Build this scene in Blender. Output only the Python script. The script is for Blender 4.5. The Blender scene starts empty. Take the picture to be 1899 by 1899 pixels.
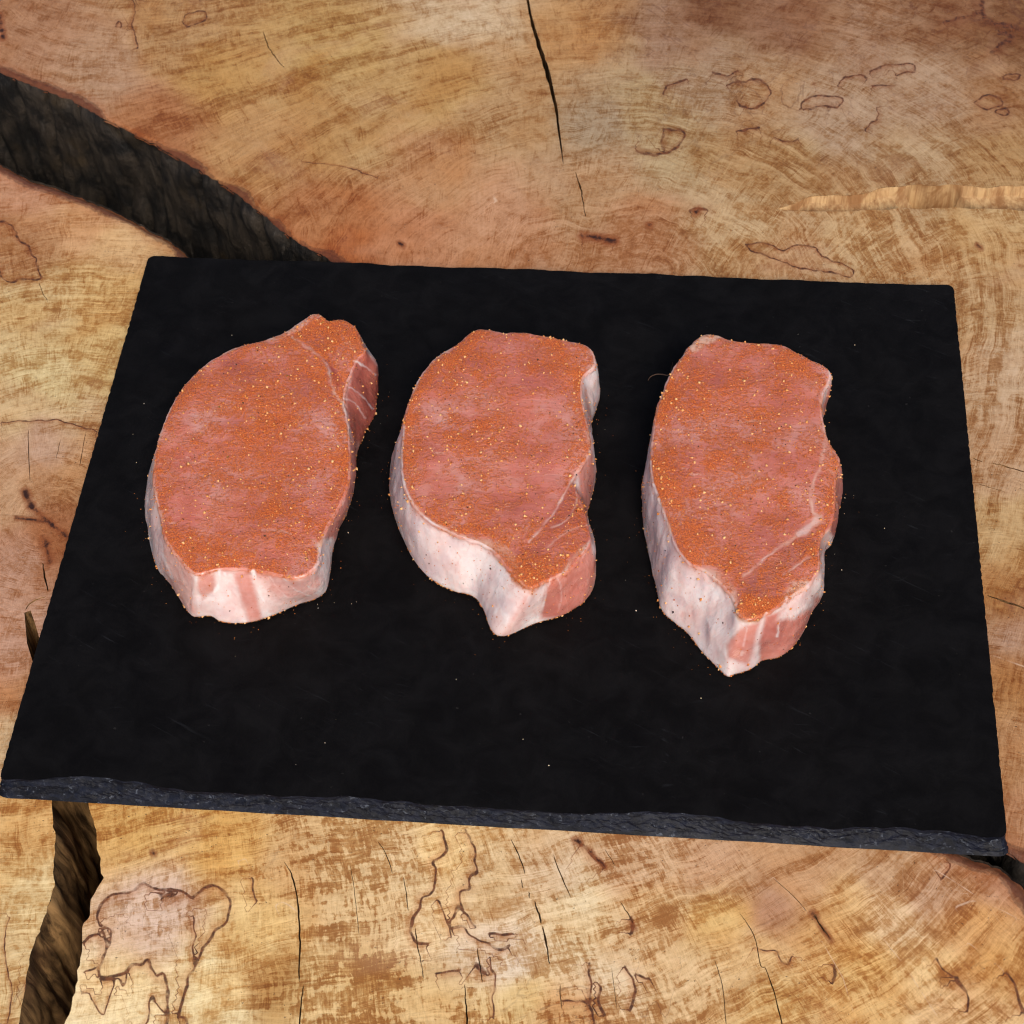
import bpy, math, random
import numpy as np
from mathutils import Vector
from mathutils.geometry import delaunay_2d_cdt

SC = bpy.context.scene
COL = SC.collection
R = math.radians

# ------------------------------------------------------------------ camera
PIX = 1899.0                       # the photograph's own pixel grid, used for measuring only
FPX = 3370.8
CAM_ROT = (0.660721, 0.0250636, 0.0791668)
CAM_LOC = np.array([0.0507706, -0.4958565, 0.639004 + 0.007])
cd = bpy.data.cameras.new('camera')
cam = bpy.data.objects.new('camera', cd)
COL.objects.link(cam)
cam.location = CAM_LOC
cam.rotation_euler = CAM_ROT
cd.sensor_fit = 'HORIZONTAL'
cd.sensor_width = 36.0
cd.lens = FPX / PIX * 36.0
cd.clip_start = 0.02
cd.clip_end = 50.0
cd.dof.use_dof = True
cd.dof.focus_distance = 0.775
cd.dof.aperture_fstop = 30.0
SC.camera = cam

# ------------------------------------------------------------------ daylight: bright overcast, soft sun from the front
SUN_EL, SUN_AZ = R(46), R(164)     # azimuth measured clockwise from +Y: the sun stands behind the camera, a little to its right
w = bpy.data.worlds.new('World')
SC.world = w
w.use_nodes = True
wn = w.node_tree.nodes
wl = w.node_tree.links
sky = wn.new('ShaderNodeTexSky')
sky.sky_type = 'NISHITA'
sky.sun_disc = False
sky.sun_elevation = SUN_EL
sky.sun_rotation = SUN_AZ
sky.air_density = 1.0
sky.dust_density = 5.0
sky.ozone_density = 1.0
wn['Background'].inputs[1].default_value = 0.085
wl.new(sky.outputs[0], wn['Background'].inputs[0])
sd = bpy.data.lights.new('sun', 'SUN')
sd.energy = 1.5
sd.angle = R(20)
sd.color = (1.0, 0.93, 0.83)
sun = bpy.data.objects.new('sun', sd)
COL.objects.link(sun)
sdir = Vector((math.sin(SUN_AZ) * math.cos(SUN_EL), math.cos(SUN_AZ) * math.cos(SUN_EL), math.sin(SUN_EL)))
sun.rotation_euler = sdir.to_track_quat('Z', 'Y').to_euler()
sun.location = sdir * 3
vs = SC.view_settings
vs.view_transform = 'Standard'
vs.look = 'None'
vs.gamma = 1.0
vs.use_curve_mapping = False
vs.exposure = 0.47
SC.cycles.use_denoising = True
SC.cycles.filter_width = 1.15
SC.cycles.max_bounces = 4
SC.cycles.diffuse_bounces = 3
SC.cycles.glossy_bounces = 2
SC.cycles.use_adaptive_sampling = True
SC.cycles.adaptive_threshold = 0.025

# ------------------------------------------------------------------ measuring helpers
def _rot(a, b, c):
    ca, sa, cb, sb, cc, sc_ = math.cos(a), math.sin(a), math.cos(b), math.sin(b), math.cos(c), math.sin(c)
    return (np.array([[cc, -sc_, 0], [sc_, cc, 0], [0, 0, 1]]) @ np.array([[cb, 0, sb], [0, 1, 0], [-sb, 0, cb]])
            @ np.array([[1, 0, 0], [0, ca, -sa], [0, sa, ca]]))
RM = _rot(*CAM_ROT)

def U(p, z=0.0):
    """photo measurement -> point on the level plane at height z (metres)"""
    p = np.atleast_2d(np.asarray(p, float))
    d = np.stack([(p[:, 0] - PIX / 2) / FPX, -(p[:, 1] - PIX / 2) / FPX, -np.ones(len(p))], 1) @ RM.T
    t = (z - CAM_LOC[2]) / d[:, 2]
    return CAM_LOC[None, :2] + d[:, :2] * t[:, None]

def PXY(X):
    """point in the place -> photo measurement"""
    d = (np.asarray(X) - CAM_LOC) @ RM
    return np.stack([PIX / 2 + FPX * d[:, 0] / -d[:, 2], PIX / 2 - FPX * d[:, 1] / -d[:, 2]], 1)

def crop(pts, ox, oy, s):
    return [(ox + x / s, oy + y / s) for x, y in pts]

def lin(c):
    c = np.asarray(c, float) / 255.0
    return np.where(c <= 0.04045, c / 12.92, ((c + 0.055) / 1.055) ** 2.4)

def sstep(a, b, x):
    t = np.clip((x - a) / (b - a), 0, 1)
    return t * t * (3 - 2 * t)

_rng = np.random.RandomState(7)
_perm = _rng.permutation(256)
_perm = np.concatenate([_perm, _perm, _perm])
_grad = _rng.normal(size=(256, 3))
_grad /= np.linalg.norm(_grad, axis=1)[:, None]

def noise(P):
    """gradient noise, about -0.7..0.7"""
    P = np.asarray(P, float)
    i = np.floor(P).astype(int)
    f = P - i
    u = f * f * f * (f * (f * 6 - 15) + 10)
    i &= 255
    out = 0
    for dx in (0, 1):
        for dy in (0, 1):
            for dz in (0, 1):
                h = _perm[_perm[_perm[i[:, 0] + dx] + i[:, 1] + dy] + i[:, 2] + dz]
                g = _grad[h]
                v = g[:, 0] * (f[:, 0] - dx) + g[:, 1] * (f[:, 1] - dy) + g[:, 2] * (f[:, 2] - dz)
                wgt = (u[:, 0] if dx else 1 - u[:, 0]) * (u[:, 1] if dy else 1 - u[:, 1]) * (u[:, 2] if dz else 1 - u[:, 2])
                out = out + v * wgt
    return out

def fbm(P, n=3):
    r, a = 0, 1.0
    P = np.asarray(P, float)
    for k in range(n):
        r = r + a * noise(P + 17.3 * k)
        P = P * 2.03
        a *= 0.5
    return r

def seg_dist(P, line, w=None):
    """distance from 2-D points to a polyline (optionally divided by a width that runs along it)"""
    L = np.asarray(line, float)
    best = np.full(len(P), 1e9)
    for k in range(len(L) - 1):
        a, b = L[k], L[k + 1]
        ab = b - a
        t = np.clip(((P - a) @ ab) / max(ab @ ab, 1e-12), 0, 1)
        d = np.hypot(P[:, 0] - a[0] - t * ab[0], P[:, 1] - a[1] - t * ab[1])
        if w is not None:
            d = d / (w[k] + (w[k + 1] - w[k]) * t)
        best = np.minimum(best, d)
    return best

def seg_side(P, line):
    """distance to a polyline, negative on its right-hand side, so that it can be interpolated through zero"""
    L = np.asarray(line, float)
    best = np.full(len(P), 1e9)
    sgn = np.ones(len(P))
    for k in range(len(L) - 1):
        a, b = L[k], L[k + 1]
        ab = b - a
        t = ((P - a) @ ab) / max(ab @ ab, 1e-12)
        free = (t < 0) & (k == 0) | (t > 1) & (k == len(L) - 2)
        tc = np.clip(t, 0, 1)
        d = np.hypot(P[:, 0] - a[0] - tc * ab[0], P[:, 1] - a[1] - tc * ab[1])
        cr = (P[:, 0] - a[0]) * ab[1] - (P[:, 1] - a[1]) * ab[0]
        m = d < best
        sgn = np.where(m, np.where((cr < 0) & ~free, -1.0, 1.0), sgn)
        best = np.where(m, d, best)
    return best * sgn

def inside(P, poly):
    L = np.asarray(poly, float)
    c = np.zeros(len(P), bool)
    j = len(L) - 1
    for i in range(len(L)):
        yi, yj = L[i, 1], L[j, 1]
        if yi != yj:
            m = ((yi > P[:, 1]) != (yj > P[:, 1])) & (P[:, 0] < (L[j, 0] - L[i, 0]) * (P[:, 1] - yi) / (yj - yi) + L[i, 0])
            c ^= m
        j = i
    return c

def poly_mask(P, poly, soft):
    L = list(poly) + [poly[0]]
    d = seg_dist(P, L)
    return sstep(-soft, soft, np.where(inside(P, poly), d, -d))

def resample(P, step, closed=False):
    P = np.asarray(P, float)
    if closed:
        P = np.vstack([P, P[:1]])
    s = np.concatenate([[0], np.cumsum(np.linalg.norm((P[1:] - P[:-1])[:, :2], axis=1))])
    n = max(2, int(s[-1] / step))
    q = np.linspace(0, s[-1], n + 1)
    if closed:
        q = q[:-1]
    return np.stack([np.interp(q, s, P[:, k]) for k in range(P.shape[1])], 1)

def smooth_curve(P, n, closed=True):
    """Catmull-Rom through the points, n samples per span"""
    P = np.asarray(P, float)
    m = len(P)
    out = []
    for i in range(m if closed else m - 1):
        if closed:
            a, b, c, d = P[(i - 1) % m], P[i], P[(i + 1) % m], P[(i + 2) % m]
        else:
            a, b, c, d = P[max(i - 1, 0)], P[i], P[i + 1], P[min(i + 2, m - 1)]
        for t in np.linspace(0, 1, n, endpoint=False):
            out.append(0.5 * (2 * b + (c - a) * t + (2 * a - 5 * b + 4 * c - d) * t * t + (3 * b - a - 3 * c + d) * t ** 3))
    return np.array(out)

# ------------------------------------------------------------------ object helpers
def mesh_obj(name, V, F, mat, parent=None, attrs=None, smooth=True, loc=None):
    V = np.asarray(V, np.float32)
    me = bpy.data.meshes.new(name)
    if isinstance(F, np.ndarray):
        n = F.shape[1]
        me.vertices.add(len(V))
        me.vertices.foreach_set('co', V.ravel())
        me.loops.add(F.size)
        me.loops.foreach_set('vertex_index', F.astype(np.int32).ravel())
        me.polygons.add(len(F))
        me.polygons.foreach_set('loop_start', np.arange(0, F.size, n, dtype=np.int32))
        me.update(calc_edges=True)
    else:
        me.from_pydata(V.tolist(), [], F)
    if smooth:
        me.polygons.foreach_set('use_smooth', np.ones(len(me.polygons), bool))
    for k, a in (attrs or {}).items():
        a = np.asarray(a, np.float32)
        if a.ndim == 1:
            at = me.attributes.new(k, 'FLOAT', 'POINT')
            at.data.foreach_set('value', a)
        elif a.shape[1] == 3:
            at = me.attributes.new(k, 'FLOAT_VECTOR', 'POINT')
            at.data.foreach_set('vector', a.ravel())
    me.validate()
    me.materials.append(mat)
    o = bpy.data.objects.new(name, me)
    COL.objects.link(o)
    if parent:
        o.parent = parent
    return o

def tag(o, label=None, cat=None, group=None, kind=None):
    for k, v in (('label', label), ('category', cat), ('group', group), ('kind', kind)):
        if v:
            o[k] = v
    return o

def empty(name, loc):
    o = bpy.data.objects.new(name, None)
    COL.objects.link(o)
    o.location = loc
    o.empty_display_size = 0.02
    return o

# ------------------------------------------------------------------ node helpers
class NT:
    def __init__(s, name):
        s.m = bpy.data.materials.new(name)
        s.m.use_nodes = True
        s.t = s.m.node_tree
        s.n = s.t.nodes
        s.b = s.n['Principled BSDF']
        s.tc = s.n.new('ShaderNodeTexCoord').outputs['Object']
    def link(s, a, b):
        s.t.links.new(a, b)
    def put(s, sock, v):
        if isinstance(v, (int, float)):
            sock.default_value = v
        elif isinstance(v, (tuple, list, np.ndarray)):
            v = tuple(float(x) for x in v)
            sock.default_value = v + (1.0,) if (len(v) == 3 and sock.type == 'RGBA') else v
        else:
            s.link(v, sock)
    def attr(s, name, out='Fac'):
        a = s.n.new('ShaderNodeAttribute')
        a.attribute_name = name
        return a.outputs[out]
    def math(s, op, a, b=0.0, c=0.0, clamp=False):
        n = s.n.new('ShaderNodeMath')
        n.operation = op
        n.use_clamp = clamp
        s.put(n.inputs[0], a); s.put(n.inputs[1], b); s.put(n.inputs[2], c)
        return n.outputs[0]
    def vmul(s, v, k):
        n = s.n.new('ShaderNodeVectorMath')
        n.operation = 'MULTIPLY'
        s.put(n.inputs[0], v); s.put(n.inputs[1], k)
        return n.outputs[0]
    def vadd(s, v, k):
        n = s.n.new('ShaderNodeVectorMath')
        n.operation = 'ADD'
        s.put(n.inputs[0], v); s.put(n.inputs[1], k)
        return n.outputs[0]
    def noise(s, v, scale, detail=3.0, rough=0.55, dist=0.0, out=0):
        n = s.n.new('ShaderNodeTexNoise')
        s.put(n.inputs['Vector'], v)
        n.inputs['Scale'].default_value = scale
        n.inputs['Detail'].default_value = detail
        n.inputs['Roughness'].default_value = rough
        n.inputs['Distortion'].default_value = dist
        return n.outputs[out]
    def vor(s, v, scale, feature='F1', out='Distance'):
        n = s.n.new('ShaderNodeTexVoronoi')
        n.feature = feature
        s.put(n.inputs['Vector'], v)
        n.inputs['Scale'].default_value = scale
        return n.outputs[out]
    def ramp(s, v, a, b, lo=0.0, hi=1.0):
        n = s.n.new('ShaderNodeMapRange')
        n.interpolation_type = 'SMOOTHSTEP'
        s.put(n.inputs[0], v)
        s.put(n.inputs[1], a); s.put(n.inputs[2], b); s.put(n.inputs[3], lo); s.put(n.inputs[4], hi)
        return n.outputs[0]
    def mix(s, f, a, b, mode='MIX'):
        n = s.n.new('ShaderNodeMix')
        n.data_type = 'RGBA'
        n.blend_type = mode
        s.put(n.inputs[0], f); s.put(n.inputs[6], a); s.put(n.inputs[7], b)
        return n.outputs[2]
    def bump(s, h, strength, dist, prev=None):
        n = s.n.new('ShaderNodeBump')
        n.inputs['Strength'].default_value = strength
        n.inputs['Distance'].default_value = dist
        s.put(n.inputs['Height'], h)
        if prev is not None:
            s.link(prev, n.inputs['Normal'])
        return n.outputs[0]
    def out(s, color=None, rough=None, spec=None, normal=None, **kw):
        if color is not None: s.put(s.b.inputs['Base Color'], color)
        if rough is not None: s.put(s.b.inputs['Roughness'], rough)
        if spec is not None: s.put(s.b.inputs['Specular IOR Level'], spec)
        if normal is not None: s.link(normal, s.b.inputs['Normal'])
        for k, v in kw.items():
            s.put(s.b.inputs[k], v)
        return s.m

# ------------------------------------------------------------------ materials
def make_wood():
    t = NT('spalted_wood')
    P = t.tc
    G = t.attr('grain', 'Vector')
    tint = t.attr('tint', 'Vector')
    mk = t.attr('mask', 'Vector')           # x fleck strength, y spalt strength, z end-band strength
    sep = t.n.new('ShaderNodeSeparateXYZ'); t.link(mk, sep.inputs[0])
    fleckA, spaltA, bandA = sep.outputs
    # wobble the ring coordinates a little
    wob = t.noise(P, 30, 2, 0.5, out=1)
    wob2 = t.noise(P, 110, 2, .5, out=1)
    G2 = t.vadd(G, t.vmul(t.vadd(wob, (-.5, -.5, -.5)), (.009, .006, .0)))
    G2 = t.vadd(G2, t.vmul(t.vadd(wob2, (-.5, -.5, -.5)), (.0016, .0012, .0)))
    pr = t.ramp(t.noise(t.vadd(P, (4.4, 0, 0)), 34, 3, .6), .36, .64)       # where rings show
    py = t.ramp(t.noise(t.vadd(P, (0, 6.2, 0)), 40, 3, .6), .38, .62)       # where rays show
    mot = t.noise(P, 130, 5, .65, .4)
    ring = t.noise(t.vmul(G2, (520, 22, 1)), 1.0, 5, .65)
    ringf = t.noise(t.vmul(G2, (1500, 40, 1)), 1.0, 2, .6)
    ray = t.noise(t.vmul(G2, (70, 1100, 1)), 1.0, 4, .65)
    band = t.noise(t.vmul(G2, (95, 5, 1)), 1.0, 2, .5, .3)
    # flecks: short blocks of the two tones, aligned with rays and rings
    blot = t.noise(P, 26, 4, .6, .6)
    fl1 = t.noise(t.vmul(G2, (130, 480, 1)), 1.0, 4, .6)
    fl2 = t.noise(t.vmul(G2, (360, 80, 1)), 1.0, 4, .6)
    m = t.math('ADD', blot, t.math('MULTIPLY', t.math('SUBTRACT', fl1, .5), .8))
    m = t.math('ADD', m, t.math('MULTIPLY', t.math('SUBTRACT', fl2, .5), .8))
    m = t.math('ADD', m, t.math('MULTIPLY', t.math('SUBTRACT', band, .5), .35))
    fleck = t.math('SUBTRACT', t.ramp(m, .44, .55), .62)
    bnd = t.math('SUBTRACT', t.ramp(band, .43, .57), .55)
    # one tone value gathers flecks, growth bands, rings, rays and mottling; low tones turn brown, high tones pale
    v = t.math('ADD', t.math('MULTIPLY', t.math('MULTIPLY', fleck, fleckA), .38), t.math('MULTIPLY', t.math('MULTIPLY', bnd, bandA), .34))
    ra = t.math('ADD', .35, t.math('MULTIPLY', bandA, 1.0))
    rm = t.math('SUBTRACT', t.math('ADD', t.math('MULTIPLY', ring, .55), t.math('MULTIPLY', ringf, .45)), .5)
    v = t.math('ADD', v, t.math('MULTIPLY', t.math('MULTIPLY', rm, ra), t.math('MULTIPLY', pr, 1.25)))
    ya = t.math('ADD', .35, t.math('MULTIPLY', fleckA, .8))
    v = t.math('ADD', v, t.math('MULTIPLY', t.math('MULTIPLY', t.math('SUBTRACT', ray, .5), ya), t.math('MULTIPLY', py, .75)))
    v = t.math('ADD', v, t.math('MULTIPLY', t.math('SUBTRACT', mot, .5), .72))
    v = t.math('ADD', v, t.math('MULTIPLY', t.math('SUBTRACT', t.noise(P, 560, 4, .7), .5), .55))
    v = t.math('ADD', v, t.math('MULTIPLY', t.math('SUBTRACT', t.noise(t.vadd(P, (7, 7, 0)), 11, 4, .6, .5), .5), .55))
    for sx, sy, k_, am in ((330, 7, .0, .16), (900, 16, 3.0, .14), (9, 520, 6.0, .10)):     # thin pale rings and rays
        rn = t.noise(t.vadd(t.vmul(G2, (sx, sy, 1)), (k_, k_, k_)), 1.0, 2, .5)
        rd = t.ramp(t.math('ABSOLUTE', t.math('SUBTRACT', rn, .5)), 0, .035, 1, 0)
        v = t.math('ADD', v, t.math('MULTIPLY', t.math('MULTIPLY', rd, am), t.ramp(t.noise(t.vadd(P, (k_, 2, 9)), 75, 2), .42, .6)))
    for sx, sy, k_, am in ((420, 10, 1.5, .16), (16, 700, 4.5, .16)):                          # thin dark rings and checks
        rn = t.noise(t.vadd(t.vmul(G2, (sx, sy, 1)), (k_, k_, k_)), 1.0, 2, .5)
        rd = t.ramp(t.math('ABSOLUTE', t.math('SUBTRACT', rn, .5)), 0, .03, 1, 0)
        v = t.math('SUBTRACT', v, t.math('MULTIPLY', t.math('MULTIPLY', rd, am), t.ramp(t.noise(t.vadd(P, (k_, 5, 9)), 70, 2), .45, .62)))
    tr_ = t.n.new('ShaderNodeValToRGB')
    t.link(t.math('ADD', t.math('MULTIPLY', v, 1.35), .5), tr_.inputs[0])
    te = tr_.color_ramp.elements
    te[0].position = .12; te[0].color = (.36, .23, .13, 1)
    te[1].position = .88; te[1].color = (.86, .92, 1.0, 1)
    for p_, c_ in ((.34, (.53, .43, .31, 1)), (.5, (.66, .645, .62, 1)), (.66, (.77, .79, .80, 1))):
        x_ = te.new(p_); x_.color = c_
    c = t.mix(1.0, tint, t.vmul(tr_.outputs[0], (1.5, 1.5, 1.5)), 'MULTIPLY')
    hn = t.noise(t.vadd(P, (0, 0, 3)), 60, 3, .6, .3)
    c = t.mix(t.ramp(hn, .46, .68, 0, .5), c, t.mix(1.0, c, (.98, .92, .85), 'MULTIPLY'))
    # soft drifts of hue
    dr = t.noise(P, 13, 3, .6, .8)
    c = t.mix(t.ramp(dr, .46, .66, 0, .6), c, t.mix(1.0, c, (.88, .69, .46), 'MULTIPLY'))
    dr2 = t.noise(t.vadd(P, (3.1, 1.7, 0)), 19, 3, .6, .5)
    c = t.mix(t.ramp(dr2, .56, .74, 0, .35), c, t.mix(.5, c, lin((192, 158, 132))))
    # spalting: dark zone lines that follow the contours of a drifting field
    fld = t.noise(t.vadd(P, (0, 0, 5)), 17, 4, .55, 1.4)
    df = t.math('ABSOLUTE', t.math('SUBTRACT', fld, .5))
    thick = t.ramp(t.noise(P, 60, 2), .35, .7, .004, .016)
    ln = t.math('MULTIPLY', t.ramp(df, 0.0, thick, 1, 0), spaltA)
    halo = t.math('MULTIPLY', t.ramp(t.math('SUBTRACT', fld, .5), 0, .07, .5, 0), t.math('MULTIPLY', spaltA, t.math('GREATER_THAN', fld, .5)))
    c = t.mix(halo, c, t.mix(1.0, c, (.78, .60, .48), 'MULTIPLY'))
    c = t.mix(t.math('MULTIPLY', ln, .8), c, lin((88, 48, 34)))
    # traced zone lines
    tr = t.math('ABSOLUTE', t.attr('trace'))
    wv = t.noise(P, 420, 3, .6)
    trw = t.math('ADD', tr, t.math('MULTIPLY', t.math('SUBTRACT', wv, .5), .7))
    trw = t.math('ADD', trw, t.math('MULTIPLY', t.math('SUBTRACT', t.noise(t.vadd(P, (1, 8, 0)), 95, 2), .5), 1.7))
    tl = t.math('MULTIPLY', t.ramp(trw, .5, 1.5, .95, 0), t.ramp(t.noise(t.vadd(P, (3, 3, 3)), 150, 3, .6), .32, .52, .35, 1))
    sidef = t.ramp(t.attr('trace'), -.5, .5, 1.0, .35)                      # the stain runs out to one side of a zone line
    th = t.math('MULTIPLY', t.ramp(t.math('ADD', trw, t.math('MULTIPLY', t.math('SUBTRACT', mot, .5), 5.0)), .5, 8.0, .75, 0), sidef)
    c = t.mix(th, c, t.mix(1.0, c, (.74, .55, .46), 'MULTIPLY'))
    tcol = t.mix(t.ramp(wv, .4, .6), lin((70, 38, 26)), lin((112, 64, 38)))
    c = t.mix(tl, c, tcol)
    # knots and resin spots
    kn = t.attr('knot')
    kv = t.math('ADD', kn, t.math('MULTIPLY', t.math('SUBTRACT', t.noise(P, 160, 4, .65, .6), .5), 1.3))
    c = t.mix(t.math('MULTIPLY', t.ramp(kv, .15, .85), t.ramp(kn, 0, .5)), c, t.mix(.75, c, lin((132, 70, 34))))
    c = t.mix(t.math('MULTIPLY', t.ramp(kv, .70, 1.05), t.ramp(kn, .35, .7)), c, lin((54, 28, 20)))
    # blue-grey pin specks and pits
    sp = t.noise(P, 900, 1, .5)
    spm = t.math('MULTIPLY', t.ramp(sp, .70, .78), t.ramp(t.noise(P, 40, 2), .45, .62))
    c = t.mix(t.math('MULTIPLY', spm, .6), c, lin((92, 70, 58)))
    # fine saw scratches, lighter
    sw = t.noise(t.vmul(P, (1500, 26, 1)), 1.0, 2, .6)
    sw2 = t.noise(t.vmul(P, (30, 1300, 1)), 1.0, 2, .6)
    swm = t.math('ADD', t.ramp(sw, .66, .80, 0, .30), t.ramp(sw2, .68, .82, 0, .25))
    c = t.mix(swm, c, t.mix(.5, c, lin((236, 206, 168))))
    sc = t.math('ABSOLUTE', t.attr('scratch'))
    c = t.mix(t.math('MULTIPLY', t.ramp(sc, .3, 1.3, .5, 0), t.ramp(t.noise(P, 140, 3), .38, .6)), c, lin((222, 196, 172)))
    # inner bark close to the live edge
    ed = t.math('ADD', t.attr('edge'), t.ramp(t.noise(P, 16, 2), .36, .52, .0036, -.0012))
    en = t.math('ADD', ed, t.math('MULTIPLY', t.math('SUBTRACT', t.noise(P, 260, 4, .65), .5), .0055))
    c = t.mix(t.ramp(en, .002, .012, .75, 0), c, t.mix(.5, c, lin((150, 80, 42))))
    c = t.mix(t.ramp(en, .0028, .0042, .85, 0), c, t.mix(t.noise(P, 300, 2), lin((52, 26, 18)), lin((112, 60, 38))))
    rimd = t.ramp(t.math('ABSOLUTE', t.math('SUBTRACT', en, .0042)), 0, .0011, .5, 0)
    c = t.mix(rimd, c, lin((52, 34, 28)))
    h = t.math('ADD', t.math('MULTIPLY', ring, .5), t.math('MULTIPLY', ray, .35))
    h = t.math('ADD', h, t.math('MULTIPLY', sw, .25))
    h = t.math('SUBTRACT', h, t.math('MULTIPLY', spm, .8))
    h = t.math('ADD', h, t.math('MULTIPLY', mot, .5))
    nb = t.bump(h, .8, .0007)
    rg = t.ramp(t.noise(P, 90, 3), .3, .7, .42, .62)
    return t.out(c, rg, .32, nb)

def make_crackwood():
    """split inner wood on the walls of cracks"""
    t = NT('split_wood_face')
    P = t.tc
    n = t.noise(t.vmul(P, (120, 120, 22)), 1.0, 5, .65, .8)
    n2 = t.noise(P, 40, 3)
    c = t.mix(t.ramp(n, .35, .65), lin((62, 43, 26)), lin((170, 132, 86)))
    c = t.mix(t.ramp(n2, .5, .7, 0, .6), c, lin((96, 66, 42)))
    return t.out(c, .75, .2, t.bump(n, .8, .001))

def make_torn():
    """pale torn fibres inside the wide fissure"""
    t = NT('torn_wood')
    P = t.tc
    n = t.noise(t.vmul(P, (85, 60, 40)), 1.0, 4, .65, .6)
    n2 = t.noise(t.vmul(P, (480, 200, 10)), 1.0, 3, .6)
    c = t.mix(t.ramp(n, .40, .60), lin((146, 106, 68)), lin((188, 154, 110)))
    c = t.mix(t.ramp(n2, .35, .6, .5, 0), c, lin((130, 88, 52)))
    return t.out(c, .7, .2, t.bump(n2, .8, .0008))

def make_bark():
    t = NT('bark')
    P = t.tc
    n = t.noise(P, 55, 5, .62, .5)
    f = t.noise(t.vmul(P, (220, 220, 60)), 1.0, 4, .65)
    c = t.mix(t.ramp(n, .38, .62), lin((14, 12, 11)), lin((50, 43, 36)))
    c = t.mix(t.ramp(t.noise(P, 24, 3), .55, .7, 0, .6), c, lin((60, 47, 28)))
    c = t.mix(t.ramp(f, .62, .76, 0, .5), c, lin((92, 86, 80)))
    c = t.mix(t.ramp(f, .30, .42, .7, 0), c, lin((22, 18, 16)))
    return t.out(c, .72, .35, t.bump(t.math('ADD', n, t.math('MULTIPLY', f, .5)), .9, .003))

def make_ground():
    t = NT('dark_soil')
    c = t.mix(t.noise(t.tc, 30, 4), lin((26, 22, 18)), lin((54, 46, 36)))
    return t.out(c, .95, .1)

def make_slate():
    t = NT('slate')
    P = t.tc
    chip = t.attr('chip')
    n = t.noise(P, 70, 5, .65, .6)
    fine = t.noise(P, 900, 3, .6)
    c = t.mix(t.ramp(n, .3, .75), (.0034, .0031, .0034), (.0068, .0064, .0070))
    # cleavage streaks and faint scuffs on the split face
    v1 = t.vmul(t.vadd(P, t.vmul(t.vadd(t.noise(P, 22, 2, out=1), (-.5, -.5, -.5)), (.03, .03, 0))), (60, 420, 1))
    rot = t.n.new('ShaderNodeVectorRotate')
    rot.rotation_type = 'Z_AXIS'
    t.put(rot.inputs['Vector'], t.vmul(P, (1, 1, 1)))
    rot.inputs['Angle'].default_value = R(28)
    s1 = t.noise(t.vmul(rot.outputs[0], (45, 600, 1)), 1.0, 4, .65, .8)
    s2 = t.noise(v1, 1.0, 4, .65)
    patch = t.ramp(t.noise(t.vadd(P, (2, 0, 0)), 14, 3), .42, .62)
    sm = t.math('MULTIPLY', t.math('ADD', t.ramp(s1, .61, .74, 0, .7), t.ramp(s2, .62, .76, 0, .6)), patch)
    c = t.mix(t.math('MULTIPLY', sm, .8), c, (.020, .021, .024))
    dots = t.ramp(t.noise(t.vadd(P, (9, 0, 0)), 480, 1, .4), .80, .83)
    c = t.mix(t.math('MULTIPLY', dots, .06), c, (.22, .21, .20))
    # chiselled edge: bluish sky reflection painted in, with pale bruises and chip highlights
    ce = t.mix(t.ramp(t.noise(t.vmul(P, (1, 1, 3)), 160, 4, .65, .6), .36, .68), (.0018, .0026, .0064), (.0075, .0102, .0215))
    br = t.ramp(t.noise(t.vmul(P, (1, 1, 2)), 360, 4, .65, .8), .58, .72)
    ce = t.mix(t.math('MULTIPLY', br, .55), ce, (.13, .15, .19))
    c = t.mix(chip, c, ce)
    r = t.ramp(t.noise(P, 30, 3), .3, .7, .46, .62)
    b1 = t.bump(t.math('ADD', t.math('MULTIPLY', n, 1.0), t.math('MULTIPLY', s1, .35)), .35, .0009)
    b2 = t.bump(fine, .35, .0003, b1)
    sp = t.math('ADD', .05, t.math('MULTIPLY', chip, .10))
    return t.out(c, r, sp, b2)

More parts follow.
